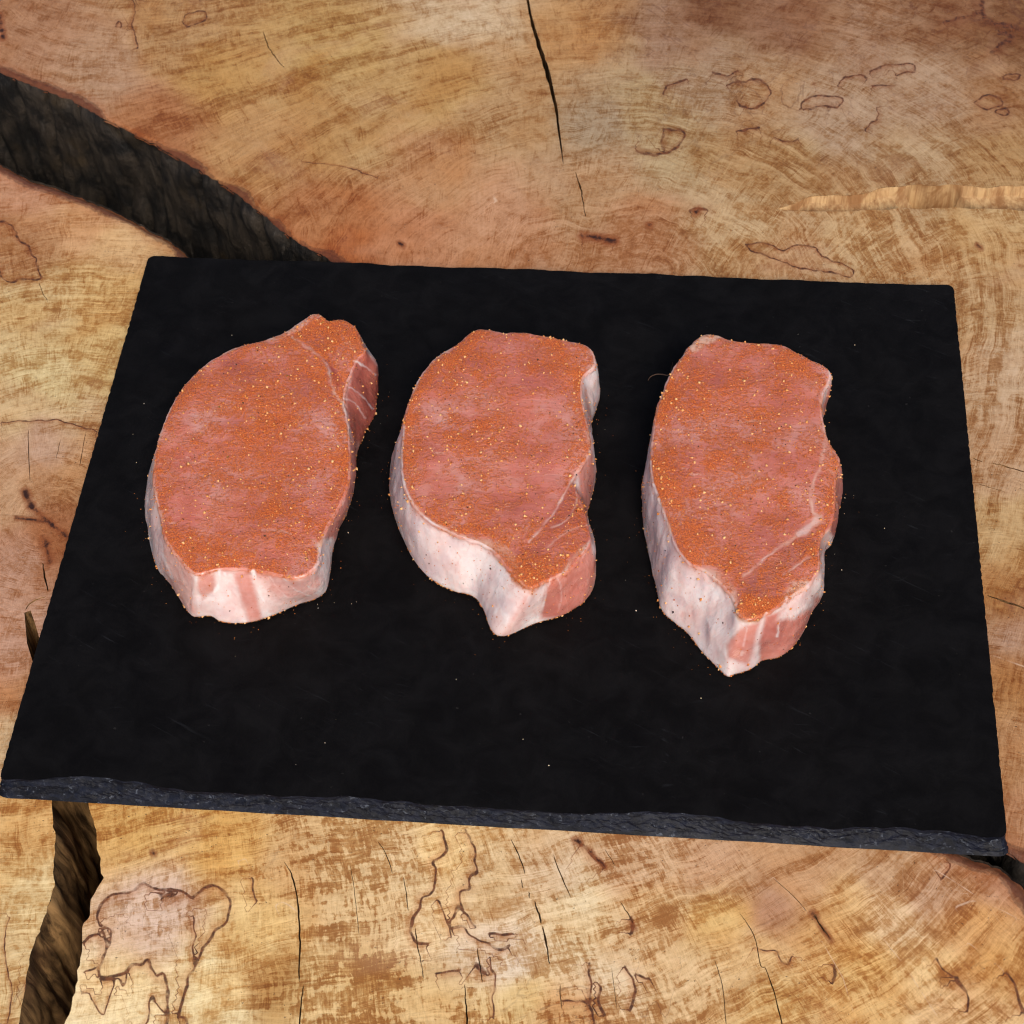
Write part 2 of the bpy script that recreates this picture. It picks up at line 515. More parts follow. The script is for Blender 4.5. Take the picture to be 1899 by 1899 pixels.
def make_meat():
    t = NT('raw_pork')
    P = t.tc
    fat = t.attr('fat'); tone = t.attr('tone'); rub = t.attr('rub')
    n = t.noise(P, 90, 4, .6, .4)
    fib = t.noise(t.vmul(P, (90, 520, 200)), 1.0, 4, .6, .5)
    big = t.noise(P, 35, 3, .55)
    tn = t.math('ADD', tone, t.math('MULTIPLY', t.math('SUBTRACT', big, .5), 1.3))
    tn = t.math('ADD', tn, t.math('MULTIPLY', t.math('SUBTRACT', fib, .5), .35), clamp=True)
    cr = t.n.new('ShaderNodeValToRGB')
    t.link(tn, cr.inputs[0])
    e = cr.color_ramp.elements
    e[0].position = 0.0; e[0].color = (*lin((216, 166, 156)), 1)
    e[1].position = 1.0; e[1].color = (*lin((138, 46, 38)), 1)
    x = e.new(.45); x.color = (*lin((202, 119, 104)), 1)
    lean = cr.outputs[0]
    # fine intramuscular fat threads
    th = t.noise(t.vmul(P, (90, 360, 1)), 1.0, 4, .62, 1.6)
    thm = t.math('MULTIPLY', t.ramp(th, .60, .70, 0, .6), t.ramp(big, .38, .56))
    lean = t.mix(thm, lean, lin((226, 176, 160)))
    streak = t.noise(t.vmul(P, (260, 260, 95)), 1.0, 4, .62, 1.0)
    fcol = t.mix(t.ramp(n, .3, .7), lin((246, 238, 240)), lin((240, 216, 214)))
    fcol = t.mix(t.ramp(streak, .54, .74, 0, .42), fcol, lin((218, 164, 160)))
    fcol = t.mix(t.ramp(streak, .28, .44, .7, 0), fcol, lin((244, 240, 244)))
    fcol = t.mix(t.ramp(t.noise(t.vadd(P, (5, 5, 0)), 60, 3), .48, .66, 0, .7), fcol, lin((214, 192, 198)))
    fcol = t.mix(t.ramp(rub, .16, .5, 0, .8), fcol, lin((214, 166, 132)))
    fa = t.math('ADD', fat, t.math('MULTIPLY', t.math('SUBTRACT', t.noise(P, 320, 3), .5), t.math('MULTIPLY', t.math('MULTIPLY', fat, t.math('SUBTRACT', 1.0, fat)), 2.4)), clamp=True)
    c = t.mix(fa, lean, fcol)
    # paprika dust
    d1 = t.noise(P, 620, 3, .65)
    d2 = t.math('ADD', t.math('MULTIPLY', t.noise(P, 130, 5, .68, .6), .55), t.math('MULTIPLY', t.noise(t.vadd(P, (2, 4, 0)), 48, 3, .6, .5), .45))
    d3 = t.noise(P, 1900, 2, .6)
    dm = t.math('ADD', t.math('MULTIPLY', d1, .75), t.math('ADD', t.math('MULTIPLY', d2, .92), t.math('MULTIPLY', d3, .38)))
    cover = t.ramp(dm, t.math('SUBTRACT', 1.22, t.math('MULTIPLY', rub, .46)), t.math('SUBTRACT', 1.47, t.math('MULTIPLY', rub, .46)), 0, .84)
    cover = t.math('MULTIPLY', cover, t.ramp(rub, 0, .12))
    dust = t.mix(t.ramp(d3, .4, .62), lin((158, 64, 20)), lin((222, 116, 38)))
    c = t.mix(t.math('MULTIPLY', t.math('MULTIPLY', rub, .60), t.ramp(d2, .41, .58)), c, lin((198, 98, 44)))
    c = t.mix(cover, c, dust)
    rg = t.math('ADD', t.ramp(n, .3, .7, .24, .42), t.math('MULTIPLY', cover, .25))
    h = t.math('ADD', t.math('MULTIPLY', fib, .6), t.math('MULTIPLY', cover, .8))
    h = t.math('ADD', h, t.math('MULTIPLY', streak, t.math('MULTIPLY', fa, .25)))
    nb = t.bump(h, .7, .0007)
    return t.out(c, rg, .5, nb, **{'Subsurface Weight': .32, 'Subsurface Radius': (.007, .003, .0025), 'Subsurface Scale': 1.0, 'Coat Weight': .42, 'Coat Roughness': .13})

def make_grain(name, a, b, rough=.5):
    t = NT(name)
    g = t.n.new('ShaderNodeNewGeometry').outputs['Random Per Island']
    c = t.mix(g, lin(a), lin(b))
    return t.out(c, rough, .4)

M_WOOD = make_wood()
M_SPLIT = make_crackwood()
M_BARK = make_bark()
M_TORN = make_torn()
M_GROUND = make_ground()
M_SLATE = make_slate()
M_MEAT = make_meat()
M_ORANGE = make_grain('paprika_grain', (176, 84, 28), (226, 142, 62))
M_GOLD = make_grain('golden_spice_grain', (214, 132, 56), (244, 196, 136))
M_PEPPER = make_grain('pepper_grain', (34, 22, 18), (96, 56, 34))
M_CRUMB = make_grain('pale_crumb', (200, 180, 140), (236, 226, 210))
M_FIBRE = make_grain('fibre', (120, 90, 70), (120, 90, 70))

# ------------------------------------------------------------------ ground far below the slabs
go = mesh_obj('ground', [(-3, -3, -.16), (3, -3, -.16), (3, 3, -.16), (-3, 3, -.16)], [(0, 1, 2, 3)], M_GROUND, smooth=False)
tag(go, kind='structure')
# ------------------------------------------------------------------ the wooden slabs
# traced outlines, measured on the top face
A_GAP = [(-900, -262), (-500, -82), (-220, 42), (0, 135), (60, 160), (130, 185), (200, 225), (280, 265), (340, 300), (400, 335), (445, 365),
         (490, 400), (530, 435), (570, 460), (612, 482), (720, 560), (900, 720), (1120, 930), (1400, 1180), (1620, 1370), (1770, 1500),
         (1835, 1560), (1868, 1583), (1899, 1600), (2020, 1668), (2400, 1850)]
A_OUT = A_GAP + [(2700, 1500), (2900, 600), (2500, -420), (950, -520), (-600, -470)]
B_GAP = [(-900, -60), (-500, 92), (-220, 206), (0, 303), (60, 335), (100, 345), (150, 365), (200, 385), (250, 410), (278, 428), (300, 436),
         (330, 455), (352, 478), (430, 560), (480, 680), (450, 820)]
B_SPLIT = [(450, 820), (330, 1000), (200, 1230), (120, 1390), (96, 1450), (95, 1487), (102, 1545), (102, 1590), (100, 1650), (75, 1715), (57, 1775), (47, 1830), (35, 1899),
           (0, 2060), (-60, 2400)]
B_OUT = B_GAP + B_SPLIT[1:] + [(-900, 2400), (-1200, 1200)]
C_SPLIT = [(60, 2400), (85, 2080), (122, 1899), (140, 1830), (150, 1780), (153, 1712), (166, 1702), (172, 1662), (189, 1632), (185, 1590), (175, 1530), (165, 1492),
           (160, 1450), (200, 1370), (330, 1180), (520, 960)]
C_BARK = [(520, 960), (700, 900), (1000, 1010), (1300, 1250), (1600, 1460), (1740, 1560), (1805, 1592), (1850, 1606), (1880, 1627), (1899, 1648), (1990, 1780), (2150, 2050), (2300, 2400)]
C_OUT = C_SPLIT + C_BARK[1:]

P5 = lambda p: crop(p, 100, 1550, 3.798)
P6 = lambda p: crop(p, 700, 1550, 3.798)
P7 = lambda p: crop(p, 1400, 1550, 3.806)
P1 = lambda p: crop(p, 0, 0, 3.798)
P2 = lambda p: crop(p, 1200, 0, 2.717)
# open cracks: (line, widths in photo units, depth in metres)
CRACKS_A = [
    ([(976, -20), (985, 35), (1000, 85), (1014, 130), (1030, 195), (1037, 245), (1045, 305)], [11, 11, 15, 16, 12, 7, 2], .03),
    ([(1066, 318), (1077, 350), (1081, 372), (1086, 402)], [2, 5, 3, 2], .012),
    ([(488, 58), (497, 85), (512, 108), (528, 126)], [2, 3.5, 3, 1.5], .01),
    ([(1803, 849), (1822, 856)], [2, 2.5], .005), ([(1838, 858), (1870, 866), (1905, 877)], [2, 3, 3], .006),
    ([(1813, 897), (1862, 912)], [2, 2], .005), ([(1830, 1104), (1862, 1116), (1905, 1129)], [3, 6, 6], .01),
]
FISSURE_A = [(1440, 388), (1465, 380), (1500, 365), (1600, 357), (1640, 350), (1700, 345), (1780, 345), (1842, 347), (1920, 343), (2100, 338), (2400, 350),
             (2400, 372), (2100, 392), (1920, 391), (1842, 389), (1780, 387), (1700, 388), (1600, 390), (1500, 391), (1465, 390)]
CRACKS_B = [
    ([(52, 795), (53, 840), (56, 892)], [1.5, 2.5, 1.5], .006), ([(112, 815), (104, 850)], [1.5, 1.5], .005),
    ([(160, 800), (147, 865)], [1.5, 2], .005), ([(72, 524), (80, 545), (88, 557)], [1.5, 2, 1.5], .005),
    ([(79, 1044), (83, 1070), (90, 1097)], [3, 6, 4], .015),
    ([(47, 1130), (60, 1116), (86, 1106)], [3, 4, 2], .010),
]
HOLE_B = [(45, 1136), (57, 1132), (66, 1160), (78, 1200), (96, 1240), (72, 1262), (59, 1222), (50, 1192)]
CRACKS_C = [
    ([(527, 1598), (540, 1620), (549, 1655), (554, 1700), (556, 1760), (554, 1822)], [1.5, 4, 5, 6, 6, 4], .012),
    ([(563, 1826), (559, 1860), (554, 1930)], [3, 5, 5], .012),
    ([(700, 1560), (715, 1582), (728, 1620)], [1.5, 3, 1.5], .006), ([(748, 1626), (753, 1655), (757, 1690)], [2, 3, 2], .008),
    ([(770, 1720), (774, 1752), (780, 1780), (785, 1815)], [3, 4, 2.5, 2.5], .01), ([(885, 1758), (889, 1785), (895, 1822)], [2.5, 3.5, 2], .01),
    ([(862, 1825), (863, 1850), (866, 1880), (866, 1920)], [3, 3, 6, 5], .012), ([(650, 1605), (658, 1660), (666, 1735)], [1.5, 2, 1.5], .005),
    ([(947, 1555), (962, 1585), (974, 1622)], [2, 4, 2], .008), ([(966, 1630), (970, 1648)], [3, 2], .006), ([(981, 1653), (982, 1666)], [4, 3], .008),
    ([(991, 1670), (999, 1695), (1004, 1713)], [3, 6, 4], .012), ([(1006, 1718), (1012, 1742), (1016, 1768), (1019, 1788)], [5, 7, 5, 3], .012),
    ([(1026, 1585), (1040, 1622), (1059, 1665)], [2, 4, 2], .008), ([(1150, 1672), (1163, 1692), (1174, 1712)], [1.5, 3, 2], .006),
    ([(1371, 1692), (1398, 1735), (1411, 1790), (1420, 1797), (1438, 1850), (1452, 1905)], [1.5, 2.5, 3, 3, 4.5, 4], .01),
    ([(1325, 1780), (1340, 1830), (1347, 1905)], [1.5, 2.5, 2.5], .006), ([(1122, 1575), (1142, 1607)], [1.5, 2], .005),
    ([(1436, 1630), (1470, 1660), (1496, 1690)], [1.2, 2.2, 1.2], .005), ([(1510, 1695), (1520, 1715), (1538, 1738)], [4, 5, 2], .008),
    ([(1038, 1822), (1041, 1872)], [2.5, 2.5], .008), ([(1134, 1795), (1144, 1870)], [1.2, 2], .005),
]
TRACES = {
 'A': [
    (crop([(1080, 720), (1130, 712), (1190, 735), (1220, 722), (1280, 725), (1310, 755), (1370, 775), (1398, 800), (1380, 812), (1330, 800), (1250, 790), (1180, 765), (1110, 740), (1080, 720)], 700, 0, 1.5838), 1.6),
    (P1([(940, 0), (950, 80), (935, 160), (950, 240), (970, 340)]), 1.5),
    (P1([(1290, 150), (1300, 110), (1380, 80), (1440, 80), (1455, 120), (1430, 150), (1350, 180), (1300, 185), (1285, 150)]), 1.5),
    (P1([(810, 190), (830, 155), (860, 170), (850, 195)]), 1.2), (P1([(940, 0), (990, 0)]), 1.5),
    (P2([(770, 550), (800, 500), (860, 480), (980, 495), (960, 540), (880, 535), (780, 555)]), 2.2),
    (P2([(1120, 360), (1200, 330), (1340, 320), (1340, 355), (1250, 380)]), 1.8),
    (P2([(80, 750), (80, 670), (120, 650), (180, 660), (175, 720), (120, 760), (40, 780), (0, 775), (-60, 760)]), 2.4),
    (P2([(330, 360), (400, 385), (460, 350)]), 2), (P2([(400, 430), (440, 410), (500, 410), (560, 400), (620, 450), (600, 510), (540, 545), (480, 540), (450, 510)]), 1.8),
    (P2([(960, 440), (985, 395), (1060, 380), (1110, 390)]), 1.8), (P2([(1130, 430), (1220, 430)]), 1.8), (P2([(450, 660), (520, 650), (570, 640)]), 1.6),
    (P2([(640, 690), (700, 715), (770, 700)]), 1.6), (P2([(1100, 660), (1120, 620), (1160, 600), (1160, 540)]), 1.6),
    (P2([(1650, 520), (1700, 480), (1780, 490), (1780, 530), (1700, 550), (1650, 520)]), 1.8), (P2([(1750, 565), (1790, 545), (1830, 560), (1800, 585), (1750, 565)]), 1.6),
    (P2([(1790, 395), (1830, 370), (1880, 380), (1850, 400), (1790, 405)]), 1.6), (P2([(1690, -80), (1690, 60), (1740, 110), (1830, 130), (1960, 170)]), 5),
    (P2([(1740, 260), (1800, 210), (1840, 180), (1770, 165)]), 4), (P2([(1500, 110), (1620, 80), (1690, 60)]), 3), (P2([(80, 470), (110, 430), (200, 400)]), 1.8),
    ([(700, 330), (640, 310), (560, 300)], .8), ([(1280, 392), (1297, 386), (1312, 391)], 3), ([(1080, 440), (1110, 440), (1140, 446)], 3),
 ],
 'B': [
    (crop([(-60, 830), (0, 840), (40, 855), (80, 890), (90, 930), (140, 970), (170, 1020), (200, 1100), (200, 1135), (130, 1135), (60, 1145), (15, 1130), (0, 1090), (-60, 1080)], 0, 100, 2.713), 1.9),
    (crop([(0, 540), (100, 530), (190, 530), (250, 545), (345, 572)], 0, 500, 1.9), 1.3),
    (P5([(-60, 900), (-150, 960), (-200, 1080), (-190, 1200)]), 1.6), ([(20, 1700), (8, 1740), (14, 1800), (22, 1850), (10, 1910)], 1.4),
 ],
 'C': [
    (P5([(320, 640), (300, 560), (340, 470), (430, 410), (540, 400), (610, 340), (640, 330), (700, 370), (780, 380), (870, 385), (930, 410), (975, 435), (1030, 390), (1090, 355), (1150, 355), (1210, 400), (1240, 480), (1235, 560), (1200, 620), (1140, 660), (1090, 740), (1040, 810), (1010, 880), (990, 940), (945, 990), (930, 1080), (900, 1180), (870, 1270)]), 2.4),
    (P5([(320, 640), (350, 700), (365, 800), (340, 880), (320, 960), (340, 1000), (400, 990), (480, 970), (520, 940), (550, 910), (620, 900), (660, 870), (690, 930), (720, 990), (770, 970), (800, 1040), (800, 1150), (790, 1400)]), 2.3),
    (P5([(400, 990), (430, 1030), (390, 1120), (370, 1220), (330, 1250), (280, 1180), (250, 1110), (190, 1110)]), 1.2),
    (P5([(780, 1260), (720, 1180), (700, 1130), (670, 1180), (670, 1280), (630, 1360)]), 1.6), (P5([(870, 1270), (940, 1290), (940, 1380)]), 1.8),
    (P5([(520, 940), (490, 1050), (460, 1010)]), 1.2), (P5([(990, 560), (985, 640), (1000, 700), (980, 800), (990, 900)]), 1.4), (P5([(1400, 300), (1410, 420), (1440, 470)]), 1.6),
    (P5([(350, 640), (400, 660), (390, 780)]), 2), (P5([(200, 760), (260, 710), (330, 690)]), 1.8), (P5([(210, 960), (300, 930)]), 1.8), (P5([(760, 420), (830, 420)]), 4), (P5([(340, 1000), (400, 1005)]), 3.5),
    (P6([(455, -40), (490, 90), (470, 140), (390, 180), (410, 230), (405, 350), (380, 400), (320, 430), (290, 520), (250, 590), (235, 670), (260, 740), (310, 760), (360, 760)]), 2.0),
    (P6([(620, -40), (680, 80), (690, 180), (700, 250), (655, 280), (650, 370)]), 2.0),
    (P6([(650, 370), (590, 390), (580, 450), (605, 520), (560, 500), (540, 570), (520, 600), (530, 650), (600, 640), (640, 690), (700, 730), (750, 740), (800, 770), (850, 800), (930, 775)]), 1.9),
    (P6([(430, 460), (470, 560), (500, 630), (520, 720)]), 1.3), (P6([(600, 520), (650, 590), (690, 640)]), 1.6), (P6([(790, 860), (800, 940), (840, 990), (830, 1060), (810, 1150), (820, 1290)]), 1.4),
    (P6([(400, 980), (470, 960), (580, 940)]), 2), (P6([(1490, 900), (1500, 1050), (1500, 1160), (1480, 1180), (1520, 1270), (1530, 1380)]), 2.0), (P6([(1570, 1050), (1560, 1180), (1600, 1260)]), 2.4),
    (P6([(1740, 920), (1800, 1000), (1810, 1130), (1780, 1230)]), 2), (P6([(1820, 970), (1890, 1010), (1930, 1000)]), 2.2), (P6([(690, 910), (760, 960)]), 4), (P6([(780, 690), (940, 690)]), 2),
    (P6([(1300, 1160), (1400, 1160), (1480, 1165)]), 1.8), (P6([(1780, 570), (1800, 640), (1790, 700)]), 2.6), (P6([(1430, 60), (1500, 110), (1600, 220)]), 3.2),
    (P7([(0, 780), (60, 810), (150, 810), (180, 880), (240, 910), (260, 850)]), 1.4), (P7([(560, 900), (570, 980), (550, 1040)]), 2.2), (P7([(1380, 200), (1340, 270), (1300, 300)]), 1.6),
    (P7([(1290, 870), (1350, 960), (1400, 1000), (1480, 1080), (1510, 1160), (1500, 1240)]), 1.6), (P7([(1780, 960), (1830, 1050), (1870, 1180), (1899, 1250)]), 2.4), (P7([(1420, 1000), (1490, 1090)]), 3.5),
 ],
}
SCRATCHES = [(P7([(1270, 235), (1450, 350), (1600, 450), (1850, 580)]), 1.1), (P7([(820, 620), (1060, 920), (1310, 1310)]), .8), (P7([(470, 740), (620, 1000), (720, 1326)]), .8),
             (P7([(1500, 750), (1700, 900), (1760, 960)]), .8), (P7([(130, 290), (370, 540)]), .7), (P7([(1420, 500), (1530, 460), (1640, 455)]), 2.2), ([(1840, 1215), (1905, 1238)], 1.6),
             (P5([(1560, 490), (1610, 465), (1660, 490), (1720, 540)]), 1.6), (P5([(1290, 180), (1350, 160)]), 1.6), (P6([(640, 830), (700, 780), (790, 790), (820, 830)]), 4), (P6([(960, 880), (1030, 850)]), 3),
             (P6([(570, 900), (600, 940)]), 2.2), ([(912, 360), (920, 372)], 3)]
KNOTS = {'A': [([(1080, 436), (1100, 440), (1140, 447)], 8), ([(1292, 394), (1296, 388)], 7), ([(1202, 418), (1206, 418)], 6), ([(0, 30), (5, 70)], 7), ([(740, 450), (748, 456)], 5), ([(1812, 455), (1820, 460)], 5)],
         'B': [([(47, 914), (52, 925), (60, 942)], 9), ([(84, 1002), (88, 1020), (92, 1040)], 9), ([(60, 940), (90, 968), (124, 996)], 6), ([(30, 960), (90, 968)], 4)],
         'C': [([(1066, 1558), (1075, 1562)], 8), ([(1090, 1572), (1122, 1608)], 4.5), ([(1507, 1694), (1522, 1716), (1540, 1742)], 7), ([(283, 1580), (285, 1583)], 6), ([(1172, 1712), (1178, 1722)], 5)]}
# local wood colour (as it is under even light) and pattern strengths: x, y, colour, fleck, spalt, band
TINT = {
 'A': [((60, 60), (176, 118, 76), .15, .1, .2), ((180, 130), (186, 134, 92), .15, .1, .25), ((330, 60), (186, 132, 78), .35, .2, .3), ((400, 140), (188, 130, 66), .35, .1, .5), ((300, 220), (176, 108, 60), .2, .1, .3),
       ((480, 280), (186, 128, 72), .15, 0, .4), ((620, 90), (192, 140, 76), .3, .1, .4), ((640, 250), (190, 138, 80), .2, 0, .45), ((600, 400), (182, 112, 62), .1, 0, .3), ((640, 460), (176, 92, 40), .1, 0, .2),
       ((800, 330), (192, 132, 82), .1, 0, .4), ((760, 440), (188, 118, 72), .1, 0, .3), ((870, 30), (208, 164, 116), .1, .2, .2), ((820, 150), (190, 136, 74), .3, .1, .4), ((960, 200), (186, 134, 82), .2, .1, .3),
       ((930, 420), (194, 130, 84), .1, 0, .3), ((1060, 60), (188, 130, 74), .25, .2, .3), ((1110, 230), (172, 134, 94), .1, .2, .1), ((1190, 200), (182, 140, 90), .3, .3, .1), ((1100, 340), (190, 138, 90), .1, .1, .2),
       ((1180, 440), (190, 128, 82), .1, 0, .2), ((1250, 60), (160, 112, 76), .2, .5, .1), ((1330, 12), (134, 82, 46), .3, .4, .1), ((1300, 150), (176, 134, 94), .3, .5, .1), ((1260, 280), (186, 144, 94), .2, .3, .3),
       ((1450, 30), (150, 98, 62), .2, .4, .1), ((1420, 180), (186, 138, 92), .2, .5, .1), ((1600, 60), (170, 122, 84), .2, .3, .1), ((1560, 220), (180, 136, 96), .2, .4, .2), ((1450, 310), (190, 146, 96), .3, .2, .4),
       ((1760, 20), (148, 96, 58), .3, .6, .1), ((1860, 60), (140, 92, 54), .3, .6, .1), ((1720, 170), (178, 132, 92), .2, .3, .2), ((1850, 180), (172, 118, 72), .2, .2, .2), ((1700, 300), (186, 140, 92), .3, .1, .4),
       ((1860, 300), (180, 128, 74), .5, .1, .4), ((1380, 420), (198, 150, 98), .45, 0, .3), ((1600, 440), (200, 150, 96), .5, 0, .3), ((1820, 430), (202, 154, 98), .55, 0, .3), ((1480, 490), (200, 148, 98), .2, 0, .2),
       ((1700, 510), (196, 142, 88), .5, 0, .4), ((1840, 560), (194, 144, 92), .5, 0, .4), ((1850, 700), (198, 150, 104), .5, .1, .4), ((1850, 850), (192, 140, 94), .3, 0, .4), ((1860, 980), (196, 146, 90), .3, 0, .4),
       ((1870, 1130), (182, 122, 62), .2, 0, .3), ((1875, 1165), (186, 138, 104), .2, 0, .2), ((1880, 1280), (178, 118, 64), .4, .1, .3), ((1885, 1400), (190, 132, 82), .2, 0, .3), ((1890, 1530), (188, 126, 80), .1, 0, .2)],
 'B': [((40, 350), (186, 124, 82), .1, 0, .2), ((160, 410), (196, 136, 84), .15, 0, .3), ((240, 450), (200, 146, 90), .2, 0, .2), ((40, 460), (178, 120, 72), .1, 0, .1), ((60, 580), (206, 164, 106), .4, .1, .2),
       ((180, 560), (206, 156, 92), .4, .1, .2), ((90, 690), (208, 168, 108), .35, .1, .2), ((200, 660), (204, 156, 92), .4, 0, .2), ((60, 760), (198, 152, 98), .4, .1, .3), ((80, 830), (186, 136, 98), .2, 0, .3),
       ((150, 880), (188, 130, 80), .2, 0, .4), ((20, 920), (190, 136, 90), .1, 0, .2), ((100, 980), (164, 96, 52), .1, 0, .1), ((30, 1040), (184, 128, 92), .1, 0, .2), ((20, 1180), (188, 132, 96), .1, 0, .2),
       ((40, 1290), (180, 116, 68), .1, 0, .2), ((15, 1380), (204, 158, 108), .2, 0, .2), ((40, 1520), (214, 162, 98), .4, .1, .3), ((40, 1640), (222, 178, 116), .3, .3, .2), ((20, 1800), (214, 168, 108), .3, .5, .2)],
 'C': [((240, 1530), (204, 146, 76), .35, .1, .5), ((400, 1570), (210, 152, 80), .4, .1, .5), ((300, 1690), (206, 160, 122), .55, .25, .2), ((250, 1860), (232, 190, 130), .15, .2, .1), ((400, 1840), (234, 194, 132), .15, .1, .1),
       ((480, 1720), (222, 176, 110), .3, .1, .2), ((510, 1840), (184, 132, 72), .7, .1, .2), ((560, 1600), (206, 154, 96), .7, .2, .3), ((640, 1700), (208, 158, 100), .95, .1, .2), ((680, 1800), (206, 154, 90), 1, .1, .2),
       ((620, 1880), (208, 158, 96), .9, .2, .2), ((760, 1600), (210, 162, 106), .8, .1, .2), ((830, 1580), (228, 176, 110), .2, 0, .1), ((800, 1720), (230, 182, 122), .25, 0, .1), ((800, 1840), (210, 160, 98), .9, .2, .2),
       ((900, 1640), (214, 172, 120), .4, 0, .2), ((920, 1760), (222, 184, 142), .4, 0, .2), ((960, 1850), (210, 162, 98), .8, .3, .2), ((1020, 1620), (212, 168, 120), .5, 0, .2), ((1080, 1700), (218, 176, 122), .6, 0, .3),
       ((1120, 1820), (214, 170, 120), .6, .3, .2), ((1060, 1880), (206, 150, 92), .8, .6, .2), ((1180, 1600), (200, 148, 100), .6, 0, .4), ((1220, 1700), (206, 154, 98), .6, 0, .4), ((1260, 1830), (210, 160, 104), .6, .6, .3),
       ((1320, 1610), (190, 134, 88), .4, 0, .6), ((1330, 1700), (210, 156, 88), .4, .1, .5), ((1420, 1690), (176, 124, 88), .15, 0, .5), ((1400, 1780), (206, 152, 92), .3, .1, .6), ((1450, 1860), (212, 158, 92), .3, .1, .6),
       ((1500, 1620), (188, 132, 84), .2, 0, .7), ((1560, 1700), (208, 152, 90), .3, .1, .6), ((1600, 1790), (220, 168, 100), .4, .1, .6), ((1620, 1870), (214, 158, 92), .5, .3, .5), ((1640, 1620), (190, 138, 92), .1, 0, .5),
       ((1660, 1700), (218, 170, 118), .2, 0, .5), ((1720, 1800), (224, 174, 112), .35, .2, .6), ((1760, 1880), (216, 166, 110), .4, .4, .5), ((1750, 1650), (192, 140, 98), .1, 0, .5), ((1820, 1710), (204, 146, 86), .2, .1, .7),
       ((1860, 1800), (206, 148, 84), .3, .2, .8), ((1850, 1640), (190, 136, 98), .1, 0, .3)],
}
FLOW = {   # ring tangents: x, y, degrees rising to the right
 'A': ((1130, 420), [(120, 120, -14), (300, 90, 8), (420, 120, 18), (470, 200, 34), (250, 210, 4), (560, 330, 50), (700, 60, 6), (800, 200, 20), (870, 330, 40), (700, 430, 60), (1000, 100, 4), (1150, 250, -2), (1130, 60, 0), (1300, 320, -18),
                     (1500, 230, -20), (1600, 310, -38), (1450, 340, -28), (1750, 150, -26), (1850, 300, -52), (1850, 60, -24), (1600, 450, 84), (1850, 470, 85), (1820, 620, 64), (1850, 900, 76), (1850, 1200, 84), (1870, 1450, 74)]),
 'B': ((85, 960), None),
 'C': ((700, 600), [(230, 1560, 18), (400, 1560, 18), (300, 1750, 8), (560, 1650, 14), (450, 1800, 4), (700, 1600, 10), (700, 1750, 8), (900, 1600, 8), (900, 1750, 6), (1000, 1880, 4), (1150, 1620, 18), (1150, 1800, 10), (1300, 1620, 28),
                    (1350, 1750, 22), (1350, 1870, 12), (1500, 1640, 30), (1500, 1780, 28), (1550, 1860, 22), (1650, 1650, 45), (1680, 1760, 50), (1750, 1850, 45), (1800, 1650, 52), (1880, 1700, 42), (1880, 1850, 50)]),
}

def flow_field(key, XY):
    pith, smp = FLOW[key]
    c = U([pith])[0]
    d = XY - c
    if smp is None:
        r = np.hypot(d[:, 0], d[:, 1])
        return r, np.arctan2(d[:, 1], d[:, 0]) * .09
    S = np.array(smp, float)
    p0 = U(S[:, :2])
    a = np.radians(S[:, 2])
    p1 = U(S[:, :2] + 8 * np.stack([np.cos(a), -np.sin(a)], 1))
    tg = p1 - p0
    tg /= np.linalg.norm(tg, axis=1)[:, None]
    nr = np.stack([tg[:, 1], -tg[:, 0]], 1)
    s = np.sign(((p0 - c) * nr).sum(1))
    nr *= s[:, None]
    # keep (normal, tangent) a right-handed pair everywhere
    tg = np.stack([-nr[:, 1], nr[:, 0]], 1)
    sc_ = .25
    ex = [(i, j) for i in range(5) for j in range(5) if 0 < i + j <= 4]
    q = (p0 - p0.mean(0)) / sc_
    gx = np.stack([i * q[:, 0] ** max(i - 1, 0) * q[:, 1] ** j for i, j in ex], 1) / sc_
    gy = np.stack([j * q[:, 0] ** i * q[:, 1] ** max(j - 1, 0) for i, j in ex], 1) / sc_
    reg = 0.4 * np.diag([(i + j) ** 2 for i, j in ex]) / sc_ * .5
    out = []
    Q = np.clip((XY - p0.mean(0)) / sc_, -1.6, 1.6)
    B = np.stack([Q[:, 0] ** i * Q[:, 1] ** j for i, j in ex], 1)
    for (v, o) in ((nr, tg), (tg, nr)):
        Am = np.vstack([gx * v[:, :1] + gy * v[:, 1:], 1.5 * (gx * o[:, :1] + gy * o[:, 1:]), reg])
        bm = np.concatenate([np.ones(len(S)), np.zeros(len(S)), np.zeros(len(ex))])
        co = np.linalg.lstsq(Am, bm, rcond=None)[0]
        out.append(B @ co)
    return out

def crack_poly(line, ws, seed):
    """a tapering, slightly ragged crack outline on the top face"""
    L = smooth_curve(line, 5, closed=False) if len(line) > 2 else np.array([np.array(line[0]) + (np.array(line[1]) - np.array(line[0])) * t for t in np.linspace(0, 1, 7)[:-1]])
    L = np.vstack([L, [line[-1]]])
    n = len(L)
    wv = np.interp(np.linspace(0, len(ws) - 1, n), range(len(ws)), ws)
    rs = np.random.RandomState(seed)
    d = np.gradient(L, axis=0)
    d /= np.linalg.norm(d, axis=1)[:, None] + 1e-9
    nn = np.stack([-d[:, 1], d[:, 0]], 1)
    L = L + nn * rs.uniform(-.5, .5, n)[:, None] * np.minimum(wv, 3)[:, None] * .5
    wl = wv * rs.uniform(.35, .65, n) * .5 + .1
    wr = wv * rs.uniform(.35, .65, n) * .5 + .1
    wl[[0, -1]] = .15; wr[[0, -1]] = .15
    return np.vstack([L + nn * wl[:, None], (L - nn * wr[:, None])[::-1]])

def ragged(P, amp, seed, freq=260):
    P = np.asarray(P)
    q = np.column_stack([P * freq, np.full(len(P), seed)])
    q2 = np.column_stack([P * freq, np.full(len(P), seed + 9.0)])
    return P + amp * np.stack([fbm(q, 3), fbm(q2, 3)], 1)

SLATE_PX = [(275, 477), (1768, 530), (1868, 1556), (0, 1442)]

